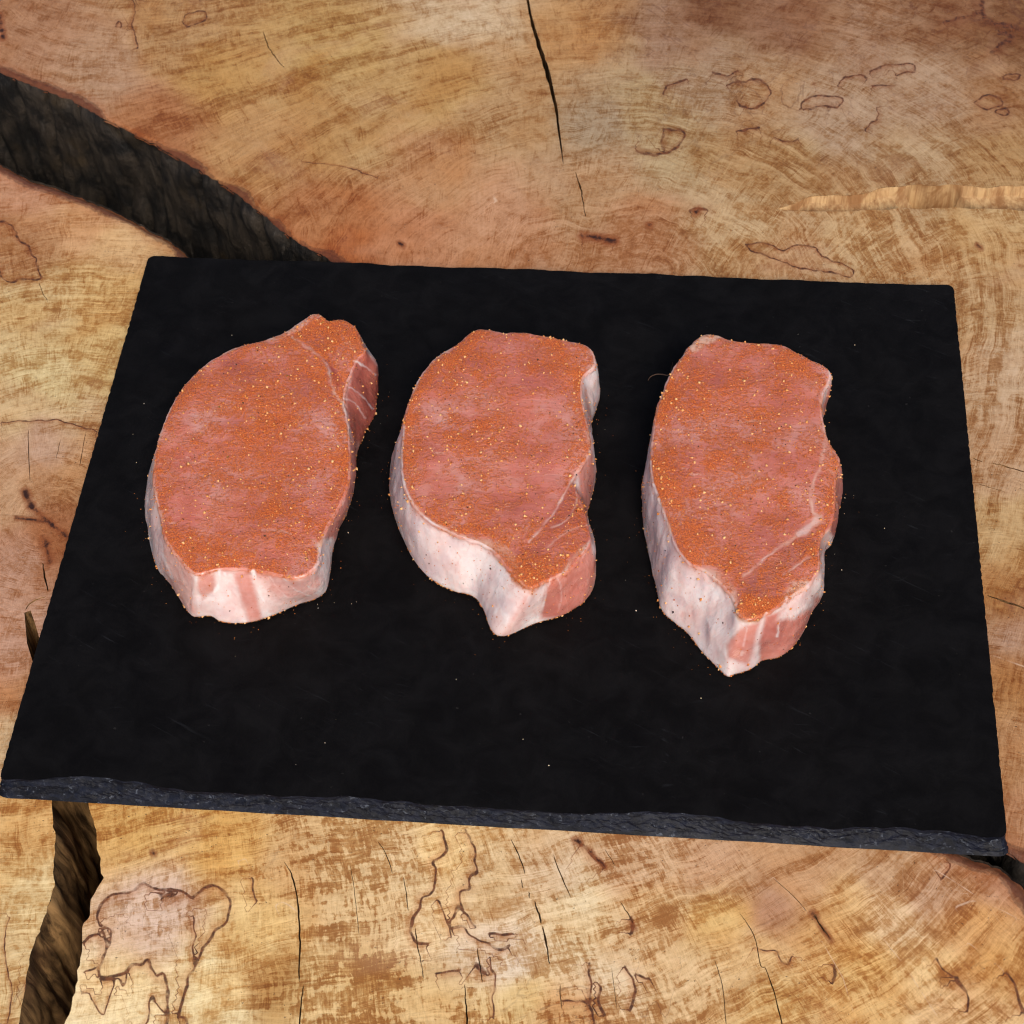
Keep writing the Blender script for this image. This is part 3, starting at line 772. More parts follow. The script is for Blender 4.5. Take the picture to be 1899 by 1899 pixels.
def fine_mask(XY):
    px = PXY(np.column_stack([XY, np.zeros(len(XY))]))
    fr = (px[:, 0] > -60) & (px[:, 0] < 1960) & (px[:, 1] > -60) & (px[:, 1] < 1960)
    under = (np.abs(XY[:, 0]) < .19) & (np.abs(XY[:, 1]) < .14)
    return fr & ~under

def wall(name, P, depth, mat, parent, closed, lean=(0, 0), amp=.002, rows=14, bulge=0.0, seed=3, freq=90, profile=None):
    """a rough wall that hangs from an edge line down into a gap"""
    n = len(P)
    V = []
    T = np.gradient(P, axis=0)
    if closed:
        T = np.roll(P, -1, 0) - np.roll(P, 1, 0)
    T /= np.linalg.norm(T, axis=1)[:, None] + 1e-9
    N = np.stack([T[:, 1], -T[:, 0]], 1)
    for k in range(rows + 1):
        a = (k / rows) ** 1.3
        z = -depth * a
        q = np.column_stack([P * freq, np.full(n, z * freq * .6 + seed)])
        off = amp * min(1, k / 2.0) * (fbm(q, 3) + .8 * (profile(P, z) if profile else 0)) + bulge * math.sin(math.pi * min(a * 1.2, 1))
        XY = P + N * (off[:, None] if isinstance(off, np.ndarray) else off) + np.array(lean) * a
        V.append(np.column_stack([XY, np.full(n, z)]))
    V = np.vstack(V)
    i = np.arange(n if closed else n - 1)
    j = (i + 1) % n
    F = np.vstack([np.stack([k * n + i, k * n + j, (k + 1) * n + j, (k + 1) * n + i], 1) for k in range(rows)])
    return mesh_obj(name, V, F, mat, parent)

def build_slab(key, outline, holes, bark_line, seed):
    out = U(outline)
    seg_fine = resample(out, .0022, True)
    fm = fine_mask(seg_fine)
    keep = fm | (np.arange(len(seg_fine)) % 5 == 0)
    ring = seg_fine[keep]
    ring = np.where(fine_mask(ring)[:, None], ragged(ring, .0016, seed), ring)
    loops = [ring] + [U(h) for h in holes]
    # grid of points, fine where the photograph shows the wood
    lo, hi = ring.min(0), ring.max(0)
    pts = []
    for st, fine in ((.00125, True), (.014, False)):
        xs = np.arange(lo[0], hi[0], st)
        ys = np.arange(lo[1], hi[1], st * .87)
        X, Y = np.meshgrid(xs, ys)
        X = X + (np.arange(len(ys)) % 2)[:, None] * st / 2
        G = np.stack([X.ravel(), Y.ravel()], 1)
        f = fine_mask(G)
        G = G[f if fine else ~f]
        ins = inside(G, ring)
        G = G[ins]
        for h in loops[1:]:
            b0, b1 = h.min(0) - .002, h.max(0) + .002
            near = np.all((G > b0) & (G < b1), axis=1)
            idx = np.where(near)[0]
            if len(idx):
                bad = inside(G[idx], h) | (seg_dist(G[idx], np.vstack([h, h[:1]])) < .0002)
                G = np.delete(G, idx[bad], 0)
        pts.append(G)
    allp = np.vstack(loops + pts)
    edges, o = [], 0
    for L in loops:
        n = len(L)
        edges += [(o + i, o + (i + 1) % n) for i in range(n)]
        o += n
    vo, eo, fo, *_ = delaunay_2d_cdt([Vector(p) for p in allp.tolist()], edges, [], 0, 1e-7)
    V2 = np.array([(v[0], v[1]) for v in vo])
    F = np.array(fo, int)
    cen = V2[F].mean(1)
    # only triangles that touch a boundary loop can lie outside
    isb = np.zeros(len(V2), bool)
    bset = np.vstack(loops)
    kx = {(round(p[0] * 1e6), round(p[1] * 1e6)) for p in bset}
    isb = np.array([(round(p[0] * 1e6), round(p[1] * 1e6)) in kx for p in V2])
    tst = isb[F].sum(1) >= 2
    ok = np.ones(len(F), bool)
    ti = np.where(tst)[0]
    good = inside(cen[ti], ring)
    for h in loops[1:]:
        good &= ~inside(cen[ti], h)
    ok[ti] = good
    F = F[ok]
    # face up
    a, b, c = V2[F[:, 0]], V2[F[:, 1]], V2[F[:, 2]]
    flip = ((b - a)[:, 0] * (c - a)[:, 1] - (b - a)[:, 1] * (c - a)[:, 0]) < 0
    F[flip] = F[flip][:, ::-1]
    px = PXY(np.column_stack([V2, np.zeros(len(V2))]))
    edge = seg_dist(V2, resample(U(bark_line), .004)) if bark_line is not None else np.full(len(V2), 1.0)
    q3 = np.column_stack([V2 * 60, np.full(len(V2), seed)])
    z = .0004 * noise(q3) - .00015 * np.abs(noise(q3 * 6)) - .0015 * sstep(.003, 0, edge)
    r, s = flow_field(key, V2)
    r = r + .004 * noise(np.column_stack([V2 * 22, np.full(len(V2), 4.0)]))
    T = TINT[key]
    cp = np.array([t[0] for t in T], float)
    cc = np.array([lin(t[1]) for t in T]) * np.array([.90, 1.10, 1.44]) * {'A': .89, 'B': 1.0, 'C': 1.06}[key]
    cm = np.array([t[2:5] for t in T], float)
    jit = np.stack([noise(np.column_stack([V2 * 45, np.full(len(V2), 1.0)])), noise(np.column_stack([V2 * 45, np.full(len(V2), 8.0)]))], 1) * 45
    pj = px + jit
    d2 = ((pj[:, None, 0] - cp[None, :, 0]) ** 2 + 1.3 * (pj[:, None, 1] - cp[None, :, 1]) ** 2) + 500
    wt = d2 ** -2.0
    wt /= wt.sum(1)[:, None]
    tint = wt @ cc
    mask = wt @ cm
    mask[:, 0] *= {'A': .72, 'B': .75, 'C': .95}[key]
    wig = np.column_stack([V2, np.zeros(len(V2))])
    pw = px + 5.5 * np.stack([fbm(wig * 190, 2), fbm(wig * 190 + 40, 2)], 1)
    trace = np.full(len(V2), 50.0)
    for line, wd in TRACES[key]:
        L = smooth_curve(line, 4, closed=False) if len(line) > 2 else np.array(line, float)
        L = np.vstack([L, [line[-1]]])
        b0, b1 = L.min(0) - 30, L.max(0) + 30
        m = np.all((px > b0) & (px < b1), axis=1)
        if m.any():
            dn = seg_side(pw[m], L) / (wd * (1.1 if key == 'C' else .82))
            trace[m] = np.where(np.abs(dn) < np.abs(trace[m]), dn, trace[m])
    scr = np.full(len(V2), 50.0)
    for line, wd in SCRATCHES:
        dn = seg_side(px, line) / wd
        scr = np.where(np.abs(dn) < np.abs(scr), dn, scr)
    kn = np.zeros(len(V2))
    for line, wd in KNOTS[key]:
        kn = np.maximum(kn, 1 - np.clip(seg_dist(px, line) / (wd * 2.2), 0, 1))
    o = mesh_obj('wood_slab', np.column_stack([V2, z]), F, M_WOOD, attrs={
        'grain': np.column_stack([r, s, np.full(len(V2), seed)]), 'tint': tint, 'mask': mask, 'trace': trace,
        'scratch': scr, 'knot': kn, 'edge': edge})
    return o, ring, loops[1:]

def side_line(pts, seed, step=.0016):
    P = resample(U(pts), step)
    return np.where(fine_mask(P)[:, None], ragged(P, .0016, seed), P)

fiss = resample(np.array(FISSURE_A, float), 16, True)
_rf = np.random.RandomState(3)
fiss[:, 1] += np.repeat(_rf.uniform(-3.5, 3.5, len(fiss) // 2 + 1), 2)[:len(fiss)] * np.clip((fiss[:, 0] - 1360) / 200, .1, 1)
holesA = [crack_poly(l, w_, 10 + i) for i, (l, w_, d) in enumerate(CRACKS_A)] + [fiss]
depthA = [d for *_, d in CRACKS_A] + [.0065]
slabA, ringA, hA = build_slab('A', A_OUT, holesA, A_GAP, 11.0)
tag(slabA, 'large spalted wood slab behind and right of the slate, split by long dark cracks', 'wood slab', 'slabs of the wooden table')
holesB = [crack_poly(l, w_, 40 + i) for i, (l, w_, d) in enumerate(CRACKS_B)] + [np.array(HOLE_B, float)]
depthB = [d for *_, d in CRACKS_B] + [.03]
slabB, ringB, hB = build_slab('B', B_OUT, holesB, B_GAP, 12.0)
tag(slabB, 'golden brown wood slab at the left with a dark knotted centre', 'wood slab', 'slabs of the wooden table')
holesC = [crack_poly(l, w_, 70 + i) for i, (l, w_, d) in enumerate(CRACKS_C)]
depthC = [d for *_, d in CRACKS_C]
slabC, ringC, hC = build_slab('C', C_OUT, holesC, C_BARK, 13.0)
tag(slabC, 'pale cream flecked wood slab in front of the slate with purple brown stain lines', 'wood slab', 'slabs of the wooden table')
for slab, hs, ds in ((slabA, hA, depthA), (slabB, hB, depthB), (slabC, hC, depthC)):
    for h, d in zip(hs, ds):
        big = (len(h) < 30 or d == .0065) and d in (.0065, .03) and (h.max(0) - h.min(0)).max() > .02 and (d == .0065 or len(h) == len(HOLE_B))
        P = resample(h, .0008, True) if big else h
        # orient so that the wall leans into the hole
        ar = (P[:, 0] * np.roll(P[:, 1], -1) - np.roll(P[:, 0], -1) * P[:, 1]).sum()
        if ar > 0:
            P = P[::-1]
        V, n = [], len(P)
        rows = 8 if big else 3
        cen = P.mean(0)
        for k in range(rows + 1):
            a = k / rows
            Q = P
            if big:
                st = noise(np.column_stack([P * 330, np.full(n, 2.0)])) * .0016 * min(1, k)
                Q = P + np.stack([0 * st, st], 1) + np.array([0, -.0022 * a if d == .0065 else 0])
            dp = d * np.ones(n)
            if d == .0065:
                qx = PXY(np.column_stack([P, np.zeros(n)]))[:, 0]
                dp = .0012 + .0035 * sstep(1330, 1640, qx) + .012 * sstep(1680, 1700, qx) * sstep(1784, 1776, qx) + .0012 * noise(np.column_stack([P * 150, np.zeros(n)]))
            V.append(np.column_stack([Q, -dp * a - .0003]))
        V = np.vstack(V)
        V[:n, 2] = -.0001
        i = np.arange(n); j = (i + 1) % n
        F = np.vstack([np.stack([k * n + i, k * n + j, (k + 1) * n + j, (k + 1) * n + i], 1) for k in range(rows)])
        F = [tuple(f) for f in F.tolist()] + [tuple(range(rows * n, rows * n + n))]
        mesh_obj('crack', V, F, M_TORN if d == .0065 else M_SPLIT, slab)

def fissures(P, z):
    s = np.concatenate([[0], np.cumsum(np.hypot(*(P[1:] - P[:-1]).T))])
    g = noise(np.column_stack([s * 42, np.full(len(s), z * 9), np.full(len(s), 5.0)]))
    return -2.2 * sstep(.10, .0, np.abs(g)) + 1.0
barkA = wall('bark', side_line(A_GAP, 11.0), .15, M_BARK, slabA, False, lean=(.004, -.010), amp=.0032, rows=26, bulge=-.004, seed=1, freq=75, profile=fissures)
barkB = wall('bark', side_line(B_GAP, 12.0), .15, M_BARK, slabB, False, lean=(0, 0), amp=.002, rows=14, seed=5)
splB = wall('split_face', side_line(B_SPLIT, 12.0), .15, M_SPLIT, slabB, False, lean=(.009, .003), amp=.0050, rows=24, seed=7, freq=42)
splC = wall('split_face', side_line(C_SPLIT, 13.0), .15, M_SPLIT, slabC, False, lean=(.004, 0), amp=.003, rows=14, seed=8, freq=60)
barkC = wall('bark', side_line(C_BARK, 13.0), .15, M_BARK, slabC, False, amp=.003, rows=16, bulge=.002, seed=9, freq=75)

# ------------------------------------------------------------------ the slate board
def build_slate():
    TH = .007
    hx, hy, rc = .2, .15, .0035
    base = []
    for (cx, cy, a0) in ((hx - rc, hy - rc, 0), (-hx + rc, hy - rc, 90), (-hx + rc, -hy + rc, 180), (hx - rc, -hy + rc, 270)):
        for a in np.radians(np.linspace(a0, a0 + 90, 7)):
            base.append((cx + rc * math.cos(a), cy + rc * math.sin(a)))
    P = resample(np.array(base), .0009, True)
    n = len(P)
    T = np.roll(P, -1, 0) - np.roll(P, 1, 0)
    T /= np.linalg.norm(T, axis=1)[:, None]
    N = np.stack([T[:, 1], -T[:, 0]], 1)
    s = np.arange(n) * .0009
    front = sstep(-.3, -.9, N[:, 1])
    back = sstep(.3, .9, N[:, 1])
    side = 1 - front - back
    def n1(f, k):
        return noise(np.column_stack([s * f, np.full(n, k), np.full(n, k * 1.7)]))
    # how far the split face is chipped back from the square outline
    scal = np.maximum(0, n1(17, 3.0) + .12) * .0085 + np.abs(n1(60, 4.0)) * .0026 + n1(240, 5.0) * .0005
    inset = front * (scal - .0010) + back * (n1(18, 6.0) * .0022 + n1(70, 7.0) * .0012 + n1(260, 8.0) * .0004) + side * (np.maximum(0, n1(330, 9.0)) * .0011)
    top = P - N * inset[:, None]
    cham = front * .0050 + back * .0016 + side * .0007
    rows = 22
    V, chip = [top_ := np.column_stack([top, np.full(n, TH)])], [np.full(n, .0)]
    for k in range(1, rows + 1):
        a = k / rows
        # stepped, shell-like breaks
        wx = s + .004 * noise(np.column_stack([s * 90, np.full(n, a * 2.0), np.full(n, 6.0)]))
        shell = np.abs(noise(np.column_stack([wx * 48 + a * 1.1, np.full(n, a * 1.6 + 3), np.full(n, 2.0)])))
        shell2 = np.abs(noise(np.column_stack([wx * 130 - a * 2.0, np.full(n, a * 3.1), np.full(n, 8.0)])))
        g = a ** 1.1 - (.85 * shell + .42 * shell2) * 4 * a * (1 - a) * .9
        off = cham * g + front * .0005 * a * (1 - a) * 4 * fbm(np.column_stack([s * 420, np.full(n, a * 9), np.full(n, 1.0)]), 3)
        off = off + front * (a > .95) * .0004 * n1(60, 12.0)
        off = off - inset * (1 - a) * (1 - .5 * a)
        off += side * .0003 * n1(500, a * 7)
        V.append(np.column_stack([P + N * off[:, None], np.full(n, TH * (1 - a))]))
        chip.append(np.full(n, 1.0))
    V = np.vstack(V)
    i = np.arange(n); j = (i + 1) % n
    F = [np.stack([k * n + j, k * n + i, (k + 1) * n + i, (k + 1) * n + j], 1) for k in range(rows)]
    F = np.vstack(F)[:, ::-1]
    # split top face, very slightly uneven
    X, Y = np.meshgrid(np.arange(-hx + .004, hx - .003, .004), np.arange(-hy + .006, hy - .005, .004))
    G = np.stack([X.ravel(), Y.ravel()], 1)
    inner = top - N * .0008
    lo = len(V)
    Vi = np.vstack([top, inner, G])
    ed = [(k, (k + 1) % n) for k in range(n)]
    vo, eo, fo, *_ = delaunay_2d_cdt([Vector(p) for p in Vi.tolist()], ed, [], 1, 1e-7)
    V2 = np.array([(v[0], v[1]) for v in vo])
    z = TH + .00012 * fbm(np.column_stack([V2 * 35, np.zeros(len(V2))]), 3) - .0000
    rim = seg_dist(V2[:0], top) if False else None
    z[:n] = TH
    Ft = np.array(fo, int)
    a, b, c = V2[Ft[:, 0]], V2[Ft[:, 1]], V2[Ft[:, 2]]
    fl = ((b - a)[:, 0] * (c - a)[:, 1] - (b - a)[:, 1] * (c - a)[:, 0]) < 0
    Ft[fl] = Ft[fl][:, ::-1]
    allV = np.vstack([V, np.column_stack([V2, z])])
    faces = [tuple(f) for f in F.tolist()] + [tuple(f) for f in (Ft + lo).tolist()]
    faces.append(tuple(range(rows * n, rows * n + n)))
    ch = np.concatenate([np.concatenate(chip), np.zeros(len(V2))])
    ch[:n] = 1.0
    o = mesh_obj('slate_board', allV, faces, M_SLATE, attrs={'chip': ch}, smooth=False)
    o.location = (0, 0, 0.0006)
    return tag(o, 'thin black slate board with chipped edges lying across the wood', 'slate board')
slate = build_slate()
SLATE_Z = .0076

# ------------------------------------------------------------------ the pork steaks
# each outline: (top x, top y, bottom x, bottom y or None) clockwise in the crop the steak was measured in
K1 = (240, 550, 2.922)
OUT1 = [(340, 1500, 330, 1742), (250, 1405, 215, 1562), (182, 1295, 150, 1480), (160, 1175, 108, 1340), (128, 1050, 92, 1220), (124, 950, 90, 1120), (134, 850, 100, 1010), (160, 750, None), (195, 650, None), (240, 560, None),
        (310, 460, None), (400, 370, None), (500, 305, None), (600, 262, None), (700, 238, None), (770, 216, None), (850, 182, None), (925, 130, None), (1000, 85, None), (1058, 108, None), (1085, 130, None), (1150, 115, None),
        (1210, 145, None), (1245, 190, None), (1265, 250, 1335, 400), (1285, 300, 1352, 440), (1240, 345, 1352, 520), (1200, 430, 1348, 590), (1172, 510, 1338, 655), (1170, 580, 1295, 720), (1185, 660, 1262, 790),
        (1196, 760, 1235, 860), (1200, 880, 1216, 960), (1195, 990, 1203, 1080), (1165, 1090, 1172, 1190), (1110, 1190, 1120, 1290), (1060, 1280, 1095, 1390), (1040, 1350, 1090, 1480), (1030, 1430, 1078, 1575), (990, 1490, 1035, 1635),
        (900, 1528, 925, 1672), (800, 1510, 820, 1722), (700, 1490, 700, 1768), (590, 1480, 585, 1788), (480, 1480, 480, 1772), (410, 1500, 440, 1738), (370, 1510, 375, 1748)]
K2 = (690, 580, 3.0133)
OUT2 = [(885, 1545, 712, 1830), (815, 1500, 655, 1785), (750, 1430, 628, 1705), (690, 1350, 592, 1630), (600, 1292, 545, 1592), (500, 1257, 470, 1578), (400, 1217, 390, 1545), (325, 1175, 315, 1495), (255, 1112, 240, 1410),
        (205, 1042, 182, 1300), (172, 962, 135, 1190), (160, 880, 108, 1090), (160, 800, 95, 1000), (165, 720, 96, 900), (168, 645, 108, 820), (175, 575, None), (200, 500, None), (225, 430, None), (262, 360, None), (305, 295, None), (370, 232, None),
        (430, 195, None), (485, 162, None), (535, 115, None), (590, 86, None), (660, 90, None), (740, 106, None), (830, 103, None), (930, 118, None), (1000, 128, None), (1080, 148, None), (1160, 163, None), (1212, 183, None),
        (1243, 225, None), (1252, 290, 1268, 460), (1218, 328, 1268, 500), (1186, 355, 1255, 545), (1176, 420, 1240, 590), (1183, 500, 1222, 640), (1203, 600, 1228, 720), (1222, 680, 1235, 800), (1226, 750, 1242, 900), (1195, 820, 1240, 980),
        (1150, 888, 1225, 1060), (1118, 945, 1210, 1120), (1148, 985, 1200, 1180), (1178, 1060, 1215, 1250), (1198, 1140, 1240, 1330), (1217, 1210, 1252, 1420), (1222, 1285, 1240, 1530), (1165, 1370, 1195, 1622), (1100, 1440, 1092, 1692),
        (1010, 1490, 1000, 1725), (960, 1505, 890, 1752), (920, 1530, 790, 1803)]
K3 = (1150, 590, 2.7133)
OUT3 = [(640, 1520, 560, 1808), (590, 1490, 535, 1822), (570, 1430, 470, 1760), (510, 1345, 400, 1690), (420, 1272, 332, 1602), (350, 1240, 268, 1550), (290, 1172, 202, 1482), (255, 1092, 180, 1390), (222, 1000, 160, 1300), (190, 905, 138, 1180),
        (160, 825, 118, 1080), (148, 725, 108, 960), (153, 650, 112, 860), (163, 560, None), (175, 480, None), (200, 400, None), (230, 320, None), (270, 240, None), (310, 188, None), (350, 132, None), (415, 80, None), (490, 78, None), (530, 98, None),
        (600, 112, None), (700, 120, None), (810, 128, None), (880, 162, None), (960, 203, None), (1050, 248, None), (1064, 300, None), (1035, 360, None), (1017, 440, None), (1027, 520, None), (1047, 600, None), (1075, 650, None), (1112, 712, None),
        (1092, 775, 1100, 960), (1088, 860, 1085, 1020), (1082, 960, 1080, 1080), (1060, 1050, 1055, 1150), (1015, 1100, 1018, 1190), (1005, 1180, 1015, 1330), (1008, 1260, 1016, 1410), (965, 1330, 962, 1490), (905, 1380, 915, 1600), (840, 1420, 860, 1680),
        (780, 1470, 790, 1725), (725, 1495, 708, 1735), (690, 1510, 685, 1768), (665, 1518, 630, 1798)]

FEAT1 = dict(
    h=.028, cen=(640, 840), side_fat=.75, side_tone=.2,
    polys=[  # polygon, soft, fat, tone
        ([(550, 1490), (650, 1488), (680, 1600), (715, 1755), (650, 1790), (600, 1650)], 14, .18, .40),
        ([(185, 1300), (340, 1500), (350, 1600), (372, 1750), (300, 1705), (215, 1565), (165, 1450)], 14, .25, .25),
        ([(375, 1510), (460, 1500), (470, 1590), (400, 1640), (365, 1590)], 10, .2, .4),
        ([(700, 1495), (900, 1535), (1020, 1500), (1060, 1560), (1020, 1620), (900, 1650), (800, 1650)], 25, .35, .35),
        ([(1285, 295), (1350, 380), (1360, 500), (1345, 660), (1230, 850), (1190, 700), (1168, 540), (1225, 350)], 10, .02, .8),
        ([(1195, 760), (1260, 800), (1240, 960), (1200, 1120), (1120, 1320), (1050, 1310), (1150, 1120), (1195, 1000)], 12, .12, .42),
        ([(1050, 1310), (1090, 1390), (1095, 1500), (1050, 1620), (1000, 1610), (1060, 1540), (1040, 1420), (1015, 1350)], 10, .9, .1),
        ([(1040, 330), (1080, 330), (1165, 470), (1115, 500)], 10, .0, .95), ([(900, 210), (1010, 130), (1240, 180), (1280, 280), (1210, 330), (1050, 320)], 20, .08, .62)],
    seams=[  # line, half width, fat
        ([(880, 215), (960, 270), (1050, 340), (1085, 430), (1110, 520), (1155, 580), (1182, 660), (1196, 760)], 9, .75),
        ([(760, 228), (850, 196), (930, 142), (1000, 92)], 22, .6), ([(300, 470), (400, 375), (520, 300), (640, 252), (760, 225)], 9, .7), ([(1215, 350), (1265, 372), (1335, 425)], 6, .8), ([(1190, 490), (1260, 540), (1320, 610)], 5, .7),
        ([(1160, 550), (1220, 580), (1280, 660)], 5, .7), ([(1140, 200), (1170, 245), (1225, 285)], 9, .35), ([(720, 1265), (800, 1268), (880, 1285)], 6, .6), ([(1000, 1320), (1035, 1400), (1010, 1470)], 12, .7), ([(860, 1340), (1000, 1350)], 4, .4),
        ([(600, 615), (680, 605), (730, 608)], 4, .35), ([(690, 485), (740, 492), (800, 488)], 4, .35), ([(124, 950), (134, 850), (165, 745), (200, 650), (245, 560)], 8, .7), ([(160, 1180), (150, 1100), (128, 1040)], 8, .5), ([(350, 1590), (360, 1640), (350, 1700)], 5, .9), ([(490, 1490), (480, 1570), (430, 1640), (400, 1700)], 16, 1.0), ([(520, 1500), (540, 1600), (590, 1720), (600, 1780)], 16, 1.0), ([(670, 1495), (700, 1580), (740, 1680), (760, 1740)], 16, 1.0), ([(760, 1520), (820, 1600), (900, 1650)], 5, .9), ([(840, 1530), (900, 1590), (980, 1620)], 5, .9), ([(920, 1530), (980, 1580), (1040, 1590)], 5, .8), ([(170, 1320), (185, 1420), (230, 1520)], 12, 1.0), ([(330, 1520), (345, 1600), (340, 1690)], 5, .8)],
    rubs=[([(1050, 330), (1080, 335), (1165, 470), (1130, 510)], 15, -.35), ([(850, 220), (1000, 90), (1240, 180), (1300, 290), (1180, 350), (1040, 320)], 30, .10), ([(200, 1220), (320, 1460), (560, 1470), (600, 1400), (400, 1300)], 60, .12)],
    pepper=[(530, 868, 1.1, 1), (565, 866, .5, 2), (355, 873, .6, 0), (580, 368, .8, 0), (485, 597, .7, 1), (615, 578, .7, 0), (745, 688, .55, 0), (1058, 932, .55, 0), (430, 973, .55, 0), (733, 1302, .8, 0), (1047, 140, .8, 1), (700, 278, .5, 0),
            (945, 830, .7, 1), (435, 1385, .6, 1), (390, 1150, .6, 1), (855, 430, .8, 1), (1235, 392, .4, 0), (690, 405, .35, 0), (445, 820, .3, 0)])
FEAT2 = dict(
    h=.030, cen=(660, 720), side_fat=.88, side_tone=.2,
    polys=[
        ([(985, 1500), (1100, 1440), (1225, 1290), (1262, 1400), (1250, 1530), (1200, 1640), (1090, 1700), (945, 1712), (955, 1600)], 12, .08, .42),
        ([(1150, 890), (1232, 770), (1250, 900), (1225, 1100), (1195, 1180), (1165, 1060)], 10, .15, .45), ([(1170, 400), (1195, 420), (1235, 640), (1215, 660), (1185, 520)], 8, .3, .4),
        ([(1100, 960), (1150, 985), (1225, 1270), (1100, 1420), (1010, 1490), (900, 1480), (790, 1380), (950, 1230)], 22, .03, .68), ([(885, 1545), (870, 1620), (860, 1720), (790, 1800), (715, 1830), (780, 1700), (850, 1600)], 12, .55, .25)],
    seams=[
        ([(1228, 755), (1195, 825), (1150, 890), (1095, 970), (1040, 1080), (980, 1160), (930, 1220), (880, 1280)], 7, .7), ([(1145, 985), (1140, 1060), (1110, 1130), (1060, 1180), (1000, 1200)], 6, .55), ([(1205, 1185), (1100, 1220), (1040, 1260), (980, 1310)], 6, .5),
        ([(1225, 1270), (1150, 1345), (1105, 1390), (1070, 1450), (1000, 1490)], 13, .6), ([(560, 1272), (660, 1300), (740, 1345), (800, 1420), (850, 1480), (885, 1530)], 34, .75), ([(740, 1310), (780, 1350), (830, 1420)], 20, .5),
        ([(180, 640), (165, 760), (165, 880), (178, 960), (222, 1050), (272, 1120), (335, 1172), (430, 1215), (520, 1252)], 9, .8), ([(205, 480), (235, 420), (280, 340), (360, 245), (440, 195)], 14, .7), ([(870, 1510), (870, 1600), (850, 1720), (800, 1790)], 6, .8),
        ([(1000, 1480), (970, 1570), (945, 1700)], 7, .85), ([(1215, 320), (1250, 270), (1235, 215)], 16, .6), ([(1000, 195), (920, 190), (850, 170)], 4, .3), ([(1100, 1130), (1060, 1160)], 4, .4), ([(1040, 1480), (1060, 1580), (1040, 1680)], 4, .5), ([(300, 1200), (420, 1270), (560, 1330)], 10, 1.0), ([(700, 1420), (720, 1560), (740, 1700)], 10, 1.0), ([(730, 1220), (800, 1190), (860, 1200)], 4, .3), ([(500, 585), (580, 560), (640, 570)], 5, .25), ([(1070, 590), (980, 560)], 4, .25)],
    rubs=[([(700, 1330), (760, 1340), (930, 1480), (900, 1580), (800, 1500)], 30, .5), ([(180, 500), (240, 480), (240, 600), (180, 620)], 30, .25)],
    pepper=[(660, 1430, .8, 3), (1140, 905, .8, 3), (925, 268, .8, 0), (460, 300, .7, 1), (500, 312, .55, 0), (1100, 1135, .6, 3), (530, 895, .5, 0), (303, 1355, .5, 0), (745, 352, .9, 2), (805, 805, .8, 2), (565, 845, .5, 1), (695, 1095, .8, 2), (510, 1012, .7, 2), (500, 1132, .8, 2),
            (470, 1217, .7, 2), (932, 1112, .6, 2), (1217, 768, .4, 3), (830, 1030, .4, 0), (890, 1050, .4, 0), (1008, 232, .4, 0), (820, 715, .7, 2), (1030, 575, .6, 2), (440, 690, .6, 2), (545, 1085, .6, 2)])
